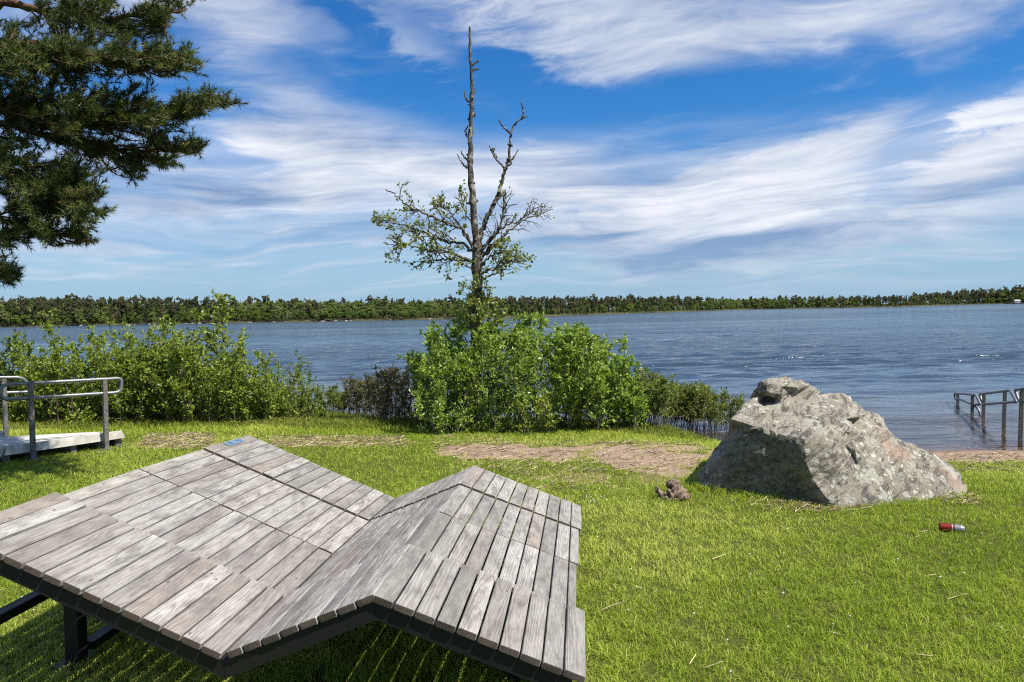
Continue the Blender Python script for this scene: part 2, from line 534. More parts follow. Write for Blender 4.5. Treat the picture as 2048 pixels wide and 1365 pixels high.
ms2 = nt.new('ShaderNodeMixShader'); nt.l.new(fr.outputs[0], ms2.inputs[0]); nt.l.new(ms.outputs[0], ms2.inputs[1]); nt.l.new(gl.outputs[0], ms2.inputs[2])
nt.out(ms2.outputs[0])
def grow(a, b, s0, g, far):
    out, st = list(np.arange(a, b, s0)), s0
    q = out[-1]
    while q < far:
        st *= g; q += st; out.append(q)
    return np.array(out)
ys = grow(7.6, 20, 0.11, 1.012, 150)
ys = np.concatenate([ys, grow(ys[-1] + 3, ys[-1] + 6.1, 3, 1.3, 4500)])
xp = grow(0.0, 14, 0.13, 1.02, 130)
xp = np.concatenate([xp, grow(xp[-1] + 6, xp[-1] + 12.1, 6, 1.35, 4500)])
xs = np.concatenate([-xp[:0:-1], xp])
X, Y = np.meshgrid(xs, ys)
DEP = np.clip(WATER - gz(X, Y), 0, 5)
rw = np.random.default_rng(31)
ZW = np.zeros_like(X)
sy, sx = np.gradient(ys)[:, None] * np.ones_like(X), np.gradient(xs)[None] * np.ones_like(X)
gust_ = 0.55 + 0.9 * fbm(X * 0.03 + 3, Y * 0.05 + 8, 3, 61)
for k in range(46):
    lam = 0.42 * (8.0 ** rw.random())
    th = R(-90 + 8) + rw.normal() * 0.42
    kx, ky = math.cos(th) * 6.283 / lam, math.sin(th) * 6.283 / lam
    ok = np.clip(2.2 - (sy * abs(ky) + sx * abs(kx)) * 0.9, 0, 1)
    ph = kx * X + ky * Y + rw.random() * 6.283 + 1.3 * fbm(X / lam * 0.25 + k, Y / lam * 0.25, 2, k)
    ZW += ok * (0.027 * lam / 6.283) * (np.sin(ph) + 0.25 * np.sin(2 * ph + 1.57))
ZW *= gust_ * np.clip(DEP / 1.7, 0.015, 1) * np.clip((160 - Y) / 30, 0, 1)
mb = MB(); nx_, ny_ = len(xs), len(ys)
i = (np.arange(ny_ - 1)[:, None] * nx_ + np.arange(nx_ - 1)[None]).ravel()
mb.add(np.stack([X, Y, WATER + ZW], -1).reshape(-1, 3), np.stack([i, i + 1, i + nx_ + 1, i + nx_], -1), depth=DEP.ravel())
tag(mb.build('lake_water', m, smooth=True), kind='structure')

# ------------------------------------------------------------------ foliage materials
def leaf_mat(name, dark, mid, light, trans=0.45, rough=0.45, spec=0.35):
    m, nt = material(name)
    v = nt.attr('var')
    p = nt.obj()
    n = nt.noise(p, 2.3, 3, 0.6)
    v2 = nt.math('ADD', nt.math('MULTIPLY', v, 0.75), nt.math('MULTIPLY', n, 0.3))
    c = nt.mix(nt.ramp(v2, 0.0, 0.5, smooth=False), dark, mid)
    c = nt.mix(nt.ramp(v2, 0.5, 1.0, smooth=False), c, light)
    b = nt.bsdf(c, rough, spec=spec)
    t = nt.new('ShaderNodeBsdfTranslucent')
    nt.set(t.inputs['Color'], nt.mix(0.5, c, nt.mix(1.0, c, (1.35, 1.25, 0.55), 'MULTIPLY')))
    ms = nt.new('ShaderNodeMixShader')
    ms.inputs[0].default_value = trans
    nt.l.new(b, ms.inputs[1]); nt.l.new(t.outputs[0], ms.inputs[2])
    nt.out(ms.outputs[0])
    return m
GRASS = leaf_mat('grass_blades', (0.09, 0.160, 0.014), (0.345, 0.445, 0.042), (0.74, 0.73, 0.22), 0.45, 0.5, 0.3)
TALLG = leaf_mat('shore_grass', (0.09, 0.13, 0.014), (0.20, 0.24, 0.028), (0.40, 0.35, 0.11), 0.35, 0.5, 0.3)
BUSH = leaf_mat('bush_leaves', (0.09, 0.165, 0.018), (0.225, 0.335, 0.042), (0.42, 0.52, 0.11), 0.4, 0.4, 0.45)
LEFTL = leaf_mat('thicket_leaves', (0.085, 0.135, 0.013), (0.19, 0.265, 0.026), (0.37, 0.43, 0.075), 0.4, 0.45, 0.4)
MYRT = leaf_mat('myrtle_leaves', (0.075, 0.105, 0.018), (0.165, 0.215, 0.036), (0.28, 0.32, 0.075), 0.35, 0.5, 0.3)
BROWNM = leaf_mat('dry_myrtle_leaves', (0.06, 0.05, 0.024), (0.125, 0.11, 0.05), (0.18, 0.20, 0.06), 0.3, 0.6, 0.2)
TREEL = leaf_mat('alder_leaves', (0.09, 0.13, 0.024), (0.20, 0.255, 0.048), (0.38, 0.42, 0.11), 0.4, 0.4, 0.45)
YELLOWL = leaf_mat('yellow_shoot_leaves', (0.12, 0.16, 0.02), (0.22, 0.26, 0.03), (0.34, 0.34, 0.06), 0.4, 0.4, 0.4)
NEEDLE = leaf_mat('pine_needles', (0.018, 0.036, 0.010), (0.054, 0.080, 0.018), (0.20, 0.215, 0.045), 0.2, 0.5, 0.3)
def bark_mat(name, a, b, lich=None, scale=30):
    m, nt = material(name)
    p = nt.vmath('MULTIPLY', nt.obj(), (1, 1, 0.35))
    n = nt.noise(p, scale, 6, 0.65)
    c = nt.mix(nt.ramp(n, 0.35, 0.65), a, b)
    if lich:
        c = nt.mix(nt.ramp(nt.noise(nt.obj(), scale * 0.5, 4, 0.7), 0.52, 0.62), c, lich)
    nt.out(nt.bsdf(c, 0.9, nt.bump(n, 0.012), spec=0.15))
    return m
STEM = bark_mat('shrub_bark', (0.045, 0.035, 0.028), (0.13, 0.11, 0.09))
PALES = bark_mat('grey_stems', (0.07, 0.06, 0.05), (0.22, 0.19, 0.16))
ALDER = bark_mat('dead_alder_bark', (0.030, 0.025, 0.021), (0.13, 0.11, 0.09), (0.26, 0.24, 0.20), 26)
PINEB = bark_mat('pine_bark', (0.055, 0.035, 0.024), (0.20, 0.11, 0.06))

# ------------------------------------------------------------------ far shore and far wood
FSX = [-900, -300, 0, 250, 500, 700, 900, 1050, 1200, 1350, 1500, 1640, 1800, 1945, 2048, 2400, 3000]
FSY = [684, 664.5, 655, 650, 646, 642.5, 639, 635, 629.5, 624.5, 619.5, 617, 614.2, 609.5, 607.5, 600.5, 590]
TPY = [600, 592, 590, 595, 597, 597.5, 598, 597, 596, 595.5, 596, 595, 593, 581, 573, 560, 545]
def horizon_y(px):
    return 648 - 43.5 * px / 2048
def far_shore(px):
    y = np.interp(px, FSX, FSY)
    d = max(y - horizon_y(px), 2.2)
    return (CAMH - WATER) * F / d
m, nt = material('far_bank_soil')
nt.out(nt.bsdf(nt.mix(nt.noise(nt.obj(), 0.3, 4), (0.03, 0.04, 0.015), (0.10, 0.09, 0.05)), 0.95, spec=0.05))
mb = MB()
pxs = np.linspace(-900, 3000, 240)
rows = []
for px in pxs:
    D0 = far_shore(px) * (1 + 0.02 * math.sin(px * 0.05) + 0.012 * math.sin(px * 0.19))
    dx = ray(px, 700)[0] / ray(px, 700)[1]
    rows.append([[dx * D, D, z] for D, z in ((D0 - 3, WATER - 1.5), (D0, WATER + 0.05), (D0 + 10, 0.4), (D0 + 80, 2.0), (D0 + 900, 4.0), (D0 + 901, -6))])
rows = np.array(rows); n_, k_ = rows.shape[:2]
i = (np.arange(n_ - 1)[:, None] * k_ + np.arange(k_ - 1)[None]).ravel()
mb.add(rows.reshape(-1, 3), np.stack([i, i + k_, i + k_ + 1, i + 1], -1))
tag(mb.build('far_bank', m, smooth=True), kind='structure')

def tree_template(kind, r):
    """unit-height tree made of small leaf-clump faces: verts (n,3,3), shade (n)"""
    P, Sz, Vr = [], [], []
    if kind == 'spruce':
        n = 260
        h = 1 - r.random(n) ** 0.75 * 0.93
        rad = (1 - h) * 0.20 * (0.55 + 0.45 * np.cos(h * 60)) * np.sqrt(r.random(n)) + 0.004
        a = r.random(n) * 6.283
        P = np.stack([np.cos(a) * rad, np.sin(a) * rad, h], -1); Sz = 0.02 + 0.05 * (1 - h); Vr = r.random(n)
    elif kind == 'pine':
        cl = r.normal(size=(16, 3)) * [0.09, 0.09, 0.15] + [0, 0, 0.70]
        cl[:3] = [[0, 0, 0.95], [0.03, 0.02, 0.88], [-0.03, 0, 0.84]]
        idx = r.integers(0, 16, 260)
        P = cl[idx] + r.normal(size=(260, 3)) * [0.038, 0.038, 0.026]
        Sz = np.full(260, 0.050); Vr = r.random(260) * 0.6 + r.random(16)[idx] * 0.4
    else:
        cl = r.normal(size=(22, 3)); cl = cl / np.linalg.norm(cl, axis=1)[:, None] * (r.random((22, 1)) ** 0.4)
        cl = cl * [0.25, 0.25, 0.40] + [0, 0, 0.56]
        idx = r.integers(0, 22, 380)
        P = cl[idx] + r.normal(size=(380, 3)) * 0.045
        Sz = np.full(380, 0.058); Vr = r.random(380) * 0.5 + r.random(22)[idx] * 0.5
    n = len(P)
    D = rdir(n, r); E = unit(np.cross(D, rdir(n, r)))
    Sz = np.asarray(Sz)[:, None] * (0.6 + 0.8 * r.random((n, 1)))
    T = np.stack([P + D * Sz, P - D * Sz * 0.6 + E * Sz * 0.9, P - D * Sz * 0.6 - E * Sz * 0.9], 1)
    return T, Vr
r_ = np.random.default_rng(11)
TEMPL = {k: [tree_template(k, r_) for _ in range(6)] for k in ('spruce', 'pine', 'leaf')}
m, nt = material('far_wood_leaves')
c = nt.attr('tint', 'Vector'); v = nt.attr('var')
c = nt.mix(1.0, c, nt.mix(v, (0.9, 0.9, 0.9), (1.15, 1.15, 1.15)), 'MULTIPLY')
b = nt.bsdf(c, 0.8, spec=0.1)
t = nt.new('ShaderNodeBsdfTranslucent'); nt.set(t.inputs['Color'], c)
ms = nt.new('ShaderNodeMixShader'); ms.inputs[0].default_value = 0.6; nt.l.new(b, ms.inputs[1]); nt.l.new(t.outputs[0], ms.inputs[2])
nt.out(ms.outputs[0])
FARL = m
TINT = {'leaf': [(0.15, 0.215, 0.045), (0.125, 0.18, 0.042), (0.19, 0.245, 0.07), (0.21, 0.235, 0.09)], 'pine': [(0.105, 0.115, 0.052), (0.125, 0.125, 0.062), (0.085, 0.105, 0.046), (0.15, 0.135, 0.075)], 'spruce': [(0.05, 0.08, 0.036), (0.065, 0.092, 0.04)]}
mb = MB(); mbt = MB()
def far_tree(px, off, h, kind):
    D = far_shore(px) + off
    dr = ray(px, 700); x = dr[0] / dr[1] * D
    z = 0.3 + off * 0.02
    T, V = TEMPL[kind][r_.integers(0, 6)]
    a = r_.random() * 6.283
    ca, sa = math.cos(a), math.sin(a)
    wx = h * ((0.85 + 0.5 * r_.random()) if kind == 'leaf' else (0.62 + 0.4 * r_.random()))
    Q = T * [wx, wx, h]
    Q = np.stack([Q[..., 0] * ca - Q[..., 1] * sa + x, Q[..., 0] * sa + Q[..., 1] * ca + D, Q[..., 2] + z], -1)
    n = len(T)
    tint = np.array(TINT[kind][r_.integers(0, len(TINT[kind]))]) * (0.88 + 0.24 * r_.random())
    mb.add(Q.reshape(-1, 3), np.arange(3 * n).reshape(n, 3), var=np.repeat(V, 3), tint=np.broadcast_to(tint, (3 * n, 3)))
    tube(mbt, [(x, D, z - 1), (x, D, z + h * 0.75)], [h * 0.012, h * 0.004], 4, False)
def far_kind(px, u):
    # leafy and piny stretches as along the photographed shore
    leaf = 0.35 + 0.35 * math.sin(px * 0.009 + 0.6) + 0.15 * math.sin(px * 0.031)
    if 470 < px < 720 or 760 < px < 900: leaf = 0.75
    if px < 420: leaf = 0.30
    if 1150 < px < 1420: leaf = 0.22
    if 1820 < px < 1870: leaf = 0.1
    if u < leaf: return 'leaf'
    return 'pine' if u < leaf + (1 - leaf) * 0.68 else 'spruce'
px = -420.0
while px < 2460:
    D = far_shore(px)
    hpx = np.interp(px, FSX, FSY) - np.interp(px, FSX, TPY)
    H = max((hpx + 1.5) * D / F * 0.90, 4)
    for off, hs in ((1, .26), (4, .44), (9, .60), (16, .76), (26, .88), (40, .95), (60, 1.0)):
        if r_.random() < 0.9:
            q = px + r_.normal() * 5
            k = far_kind(q, r_.random())
            if off < 6 and r_.random() < 0.6: k = 'leaf'
            far_tree(q, off + r_.random() * 6, H * hs * (0.88 + 0.18 * r_.random()) * ((1.12 if r_.random() < .3 else 1.02) if k != 'leaf' else 0.95), k)
    px += max(0.26 * H / D * F * 0.48, 4.5)
fw = mb.build('far_forest', FARL)
tag(fw, 'mixed wood of pines and broadleaf trees lining the far shore of the lake', 'forest', kind='stuff')
link_t = mbt.build('tree_trunks', STEM, fw)
link_t['kind'] = 'stuff'
# pale stones and reeds along the far waterline
m, nt = material('far_stones'); nt.out(nt.bsdf(nt.mix(nt.noise(nt.obj(), 0.5), (0.14, 0.12, 0.09), (0.34, 0.31, 0.26)), 0.9)); FSTONE = m
mb = MB()
for px in np.concatenate([r_.uniform(300, 900, 26), r_.uniform(-300, 2400, 30)]):
    D = far_shore(px) - 1.5 + r_.normal() * 0.8
    dr = ray(px, 700); x = dr[0] / dr[1] * D
    s = r_.uniform(0.2, 0.8)
    V = unit(np.array([[1, 0, 0], [-1, 0, 0], [0, 1, 0], [0, -1, 0], [0, 0, 1], [0, 0, -1.0]]) + r_.normal(size=(6, 3)) * 0.25) * [s * 1.8, s, s * 0.7] + [x, D, WATER + 0.1]
    mb.add(V, np.array([[0, 2, 4], [2, 1, 4], [1, 3, 4], [3, 0, 4], [2, 0, 5], [1, 2, 5], [3, 1, 5], [0, 3, 5]]))
tag(mb.build('shore_stones', FSTONE), 'pale stones scattered along the waterline of the far shore', 'stones', kind='stuff')

# a small white cabin far off on the right shore
m, nt = material('white_cabin_paint'); nt.out(nt.bsdf((0.5, 0.5, 0.48), 0.6)); CAB = m
m, nt = material('cabin_window_glass'); nt.out(nt.bsdf((0.03, 0.04, 0.05), 0.1)); CGL = m
m, nt = material('cabin_roof_tin'); nt.out(nt.bsdf((0.45, 0.45, 0.44), 0.5)); CRF = m
def cabin():
    D = far_shore(2034) - 2
    c = at(2034, 603.5, D); zb = c[2] - 1.6
    t = thing('cabin', 'tiny white cabin with pale roof among trees on the far right shore', 'cabin', (c[0], D, zb))
    mb = MB(); w, dp, h = 3.6, 2.2, 2.6
    hexa(mb, [(c[0] - w, D - dp, zb), (c[0] + w, D - dp, zb), (c[0] + w, D + dp, zb), (c[0] - w, D + dp, zb), (c[0] - w, D - dp, zb + h), (c[0] + w, D - dp, zb + h), (c[0] + w, D + dp, zb + h), (c[0] - w, D + dp, zb + h)])
    mb.build('wall', CAB, t)
    mb = MB(); e = 0.4
    V = [(c[0] - w - e, D - dp - e, zb + h + .02), (c[0] + w + e, D - dp - e, zb + h + .02), (c[0] + w + e, D + dp + e, zb + h + .02), (c[0] - w - e, D + dp + e, zb + h + .02), (c[0] - w - e, D, zb + h + 1.4), (c[0] + w + e, D, zb + h + 1.4)]
    mb.add(V, [np.array([[0, 1, 5, 4], [2, 3, 4, 5], [0, 3, 2, 1]]), np.array([[0, 4, 3], [1, 2, 5]])])
    mb.build('roof', CRF, t)
    for k in (-1.8, 1.6):
        mb = MB(); hexa(mb, [(c[0] + k - .5, D - dp - .05, zb + 1), (c[0] + k + .5, D - dp - .05, zb + 1), (c[0] + k + .5, D - dp + .05, zb + 1), (c[0] + k - .5, D - dp + .05, zb + 1), (c[0] + k - .5, D - dp - .05, zb + 2), (c[0] + k + .5, D - dp - .05, zb + 2), (c[0] + k + .5, D - dp + .05, zb + 2), (c[0] + k - .5, D - dp + .05, zb + 2)])
        mb.build('window', CGL, t)
cabin()

# ------------------------------------------------------------------ the zigzag timber lounger
KS = 0.87
YAW = R(5.18)
PS = np.array([-2.854, -1.582, -0.898, -0.001]) * KS
PZ = CAMH - KS * (CAMH - np.array([0.686, 0.137, 0.410, 0.068]))
BV = np.array([[3.100, 3.808], [3.822, 4.568], [4.583, 5.391], [5.411, 6.186]]) * KS
BDZ = np.array([[0.0, 0.0], [-0.030, -0.034], [-0.036, -0.060], [-0.050, -0.082]]) * KS
BE = np.array([0.0, -0.041, -0.030, -0.009]) * KS
NB = [14, 8, 10]
TH = 0.030
DU = np.array([math.cos(YAW), -math.sin(YAW), 0])
DV = np.array([math.sin(YAW), math.cos(YAW), 0])
UPV = np.array([0, 0, 1.0])
def bw(s, v, z):
    return DU * s + DV * v + UPV * z
def dzv(v):
    for (a, b), (p_, q_) in zip(BV, BDZ):
        if v <= b + 0.01: return p_ + (q_ - p_) * min(max((v - a) / (b - a), 0), 1)
    return BDZ[-1, 1]
m, nt = material('weathered_larch')
bc = nt.attr('bc', 'Vector'); rn = nt.attr('rnd', 'Vector')
r1, r2, r3 = nt.sep(rn)
al, ac, hh = nt.sep(bc)
off = nt.vmath('MULTIPLY', rn, (37.0, 53.0, 71.0))
pa = nt.vmath('ADD', nt.comb(nt.math('MULTIPLY', al, 1.0), nt.math('MULTIPLY', ac, 1.0), hh), off)
# growth rings: distance from a pith that lies below or beside the board
wob = nt.noise(nt.vmath('MULTIPLY', pa, (2.2, 9, 9)), 1.0, 3, 0.5, color=True)
wv = nt.sep(nt.vmath('SUBTRACT', wob, (0.5, 0.5, 0.5)))
cac = nt.math('ADD', ac, nt.math('ADD', nt.math('MULTIPLY', nt.math('SUBTRACT', r1, 0.5), 0.09), nt.math('MULTIPLY', wv[0], 0.026)))
chh = nt.math('ADD', nt.math('ADD', hh, nt.math('MULTIPLY', r2, 0.10)), nt.math('ADD', nt.math('MULTIPLY', wv[1], 0.030), nt.math('MULTIPLY', al, nt.math('MULTIPLY', nt.math('SUBTRACT', r3, 0.5), 0.045))))
rr = nt.math('SQRT', nt.math('ADD', nt.math('MULTIPLY', cac, cac), nt.math('MULTIPLY', chh, chh)))
ring = nt.math('FRACT', nt.math('MULTIPLY', rr, nt.math('ADD', 130.0, nt.math('MULTIPLY', r1, 90.0))))
late = nt.math('MULTIPLY', nt.ramp(ring, 0.35, 0.86), nt.ramp(ring, 0.9, 1.0, 1.0, 0.0))
fib = nt.noise(nt.vmath('MULTIPLY', pa, (9, 420, 420)), 1.0, 3, 0.6)
stain = nt.noise(nt.vmath('MULTIPLY', pa, (5, 16, 16)), 1.0, 5, 0.65)
spk = nt.noise(nt.vmath('MULTIPLY', pa, (60, 160, 160)), 1.0, 4, 0.7)
base = nt.mix(r3, (0.205, 0.188, 0.168), (0.335, 0.314, 0.286))
base = nt.mix(nt.ramp(r2, 0.80, 1.0, 0.0, 0.6), base, (0.225, 0.182, 0.145))
base = nt.mix(nt.ramp(stain, 0.40, 0.68), base, nt.mix(1.0, base, (1.28, 1.29, 1.31), 'MULTIPLY'))
base = nt.mix(nt.ramp(stain, 0.50, 0.33, 0.0, 0.72), base, (0.155, 0.14, 0.13))
base = nt.mix(nt.math('MULTIPLY', late, nt.ramp(stain, 0.25, 0.6, 0.75, 0.30)), base, (0.115, 0.100, 0.09))
base = nt.mix(nt.ramp(fib, 0.46, 0.66, 0.0, 0.72), base, (0.14, 0.127, 0.12))
kn = nt.voro(nt.vmath('MULTIPLY', pa, (5.5, 13, 0.0)), 1.0)
base = nt.mix(nt.ramp(kn, 0.055, 0.085, 0.9, 0.0), base, (0.12, 0.085, 0.06))
geo = nt.new('ShaderNodeNewGeometry')
ly = nt.math('MULTIPLY', nt.ramp(spk, 0.52, 0.62), nt.attr('lich'))
base = nt.mix(nt.math('MULTIPLY', ly, 0.8), base, (0.33, 0.315, 0.215))
base = nt.mix(nt.math('MULTIPLY', nt.attr('endg'), 0.95), base, nt.mix(late, (0.088, 0.068, 0.048), (0.028, 0.022, 0.016)))
hgt = nt.math('SUBTRACT', nt.math('MULTIPLY', late, 1.0), nt.math('MULTIPLY', fib, 0.9))
nt.out(nt.bsdf(base, 0.78, nt.bump(hgt, 0.0016), spec=0.22))
LARCH = m
m, nt = material('black_steel'); nt.out(nt.bsdf(nt.mix(nt.noise(nt.obj(), 40), (0.007, 0.007, 0.008), (0.013, 0.013, 0.014)), 0.5)); STEEL = m
m, nt = material('blue_plate'); nt.out(nt.bsdf(nt.mix(nt.ramp(nt.noise(nt.obj(), 160, 3), 0.55, 0.65), (0.14, 0.21, 0.29), (0.24, 0.29, 0.33)), 0.35, metal=0.2)); PLATE = m
m, nt = material('plate_ink'); nt.out(nt.bsdf((0.04, 0.08, 0.16), 0.5)); INK = m
m, nt = material('screw_steel'); nt.out(nt.bsdf((0.6, 0.6, 0.6), 0.3, metal=1.0)); SCREW = m

def board(mb, o, eu, ev, en, s0, s1, L, rnd, lich=0.0):
    """a rounded board: o = corner on the top surface, eu across, ev along, en up (not unit along ev)"""
    w = s1 - s0; c = 0.0045; tw = w / 2
    sec = [(-tw + c, 0), (tw - c, 0), (tw - c * .3, -c * .3), (tw, -c), (tw, -TH + c), (tw - c, -TH), (-tw + c, -TH), (-tw, -TH + c), (-tw, -c), (-tw + c * .3, -c * .3)]
    st = [(0, 0.0035), (0.0012, 0.0012), (0.0045, 0), (L * .5, 0), (L - 0.0045, 0), (L - 0.0012, 0.0012), (L, 0.0035)]
    V, B, EG = [], [], []
    n = len(sec)
    warp = (rnd[2] - .5) * 0.002
    for a, ins in st:
        for x, y in sec:
            xx = x * (1 - ins / tw); yy = y - ins if y > -TH / 2 else y + ins
            cup = warp * (x / tw) ** 2
            V.append(o + eu * (s0 + tw + xx) + ev * a + en * (yy + cup)); B.append((a, x, y)); EG.append(1.0 if a in (0, L) else 0.0)
    Fq = [[i * n + (j + 1) % n, i * n + j, (i + 1) * n + j, (i + 1) * n + (j + 1) % n] for i in range(len(st) - 1) for j in range(n)]
    k = (len(st) - 1) * n
    mb.add(V, [np.array(Fq), np.array([list(range(n))]), np.array([[k + j for j in range(n)][::-1]])], bc=np.array(B), endg=np.array(EG), rnd=np.broadcast_to(np.array(rnd), (len(V), 3)), lich=np.full(len(V), lich))

BN = {0: 'left slope', 1: 'middle slope', 2: 'right slope'}
lounger = thing('lounger_bench', 'wide zigzag lounger of weathered grey timber slats on a black steel frame', 'lounger', bw(PS[1], BV[0, 0] + 1.3, 0))
rb = np.random.default_rng(5)
for k in range(4):
    v0, v1 = BV[k]; d0, d1 = BDZ[k]
    for f in range(3):
        sA, sB = PS[f], PS[f + 1] ; zA, zB = PZ[f], PZ[f + 1]
        Lw = math.hypot(sB - sA, zB - zA)
        eu = (DU * (sB - sA) + UPV * (zB - zA)) / Lw
        evl = math.hypot(v1 - v0, d1 - d0)
        ev = (DV * (v1 - v0) + UPV * (d1 - d0)) / evl
        en = np.cross(eu, ev); en /= np.linalg.norm(en)
        o = bw(sA, v0, zA + d0)
        mb = MB(); nb = NB[f]; p_ = Lw / nb
        for j in range(nb):
            a, b = j * p_, (j + 1) * p_
            g0 = 0.0030 + rb.random() * 0.0012; g1 = 0.0030 + rb.random() * 0.0012
            if f == 2 and j == nb - 1: b += BE[k] + (0.006 if k == 0 else 0)
            if f == 2 and j == 0: g0 = 0.002
            if f == 1 and j == 0: g0 = 0.016
            if f == 1 and j == nb - 1: g1 = 0.001
            jit = (rb.random() - .5) * 0.006 if k else (rb.random() - .5) * 0.003
            rnd = rb.random(3)
            if f == 0 and j == 0 and k == 0: rnd = np.array([.4, .98, .1])
            li = 0.9 if (f == 0 and j == 0 and k >= 1) else (0.25 if rb.random() < .12 else 0.0)
            board(mb, o + ev * jit + en * (rb.random() - .5) * 0.003, eu, ev, en, a + g0, b - g1, evl - 0.002, rnd, li)
        mb.build('slat_panel', LARCH, lounger, smooth=False)
# steel frame under the slats: zigzag ribs and long beams
fr_ = MB()
PSF = PS.copy(); PZF = PZ.copy()
PSF[3] -= 0.05; PZF[3] += 0.05 * (PZ[2] - PZ[3]) / (PS[3] - PS[2])
def ribpt(i, v, dep):
    return bw(PSF[i], v, PZF[i] + dzv(v) - dep)
for v in [BV[0, 0] + 0.035, BV[0, 1] + .0, BV[1, 1], BV[2, 1], BV[3, 1] - 0.04]:
    T0, T1 = TH + 0.003, TH + 0.075
    for i in range(3):
        e = 0.002 * (i % 2)
        P8 = [ribpt(i, v - .02 - e, T1), ribpt(i + 1, v - .02 - e, T1), ribpt(i + 1, v + .02 + e, T1), ribpt(i, v + .02 + e, T1),
              ribpt(i, v - .02 - e, T0), ribpt(i + 1, v - .02 - e, T0), ribpt(i + 1, v + .02 + e, T0), ribpt(i, v + .02 + e, T0)]
        hexa(fr_, P8)
for i, ds in ((0, 0.09), (1, 0.0), (2, 0.0), (3, -0.13)):
    for k in range(4):
        a, b = BV[k]
        bar(fr_, bw(PS[i] + ds, a + .06, PZ[i] + BDZ[k, 0] - TH - .062), bw(PS[i] + ds, b - .02, PZ[i] + BDZ[k, 1] - TH - .062), 0.045, 0.05)
fr_.build('frame', STEEL, lounger)
LEGS = [(-2.39, 3.28), (-2.39, 5.05), (-0.30, 3.2), (-0.30, 5.05)]
def deck_z(s, v):
    return float(np.interp(s, PS, PZ)) + dzv(v)
for s, v in LEGS:
    mb = MB()
    p_ = bw(s, v, 0); g = float(gz(p_[0], p_[1])) - 0.02
    bar(mb, bw(s, v, g), bw(s, v, deck_z(s, v) - TH - .05), 0.07, 0.07, up=tuple(DV), bev=0.004)
    lg = mb.build('leg', STEEL, lounger)
    mb = MB()
    bar(mb, bw(s, v - .09, g + .03), bw(s, v + .09, g + .03), 0.13, 0.012)
    mb.build('foot_plate', STEEL, lg)
for s, z, a, b in ((-2.36, 0.06, 3.32, 5.01), (-0.30, 0.06, 3.24, 5.01), (-2.45, 0.37, 2.80, 5.1)):
    mb = MB(); bar(mb, bw(s, a, z), bw(s, b, z), 0.06, 0.04); mb.build('brace_bar', STEEL, lounger)
# the blue plate on the far left board
k = 3; v0, v1 = BV[k]
def on_deck(s, v, up):
    t = (s - PS[0]) / (PS[1] - PS[0])
    return bw(s, v, PZ[0] + (PZ[1] - PZ[0]) * t + BDZ[3, 0] + (BDZ[3, 1] - BDZ[3, 0]) * (v - v0) / (v1 - v0) + up)
mb = MB(); sa, sb, va, vb = PS[0] + 0.022, PS[0] + 0.066, v0 + 0.23, v0 + 0.47
hexa(mb, [on_deck(sa, va, .001), on_deck(sb, va, .001), on_deck(sb, vb, .001), on_deck(sa, vb, .001), on_deck(sa, va, .005), on_deck(sb, va, .005), on_deck(sb, vb, .005), on_deck(sa, vb, .005)])
pl = mb.build('name_plate', PLATE, lounger)
pl['label'] = 'small worn blue metal plate'
for a0, a1, c0, c1 in ((.05, .08, .006, .036), (.165, .195, .006, .018), (.20, .215, .01, .03)):
    mb = MB()
    hexa(mb, [on_deck(sa + c0, va + a0, .0052), on_deck(sa + c1, va + a0, .0052), on_deck(sa + c1, va + a1, .0052), on_deck(sa + c0, va + a1, .0052), on_deck(sa + c0, va + a0, .006), on_deck(sa + c1, va + a0, .006), on_deck(sa + c1, va + a1, .006), on_deck(sa + c0, va + a1, .006)])
    mb.build('plate_mark', INK, pl)

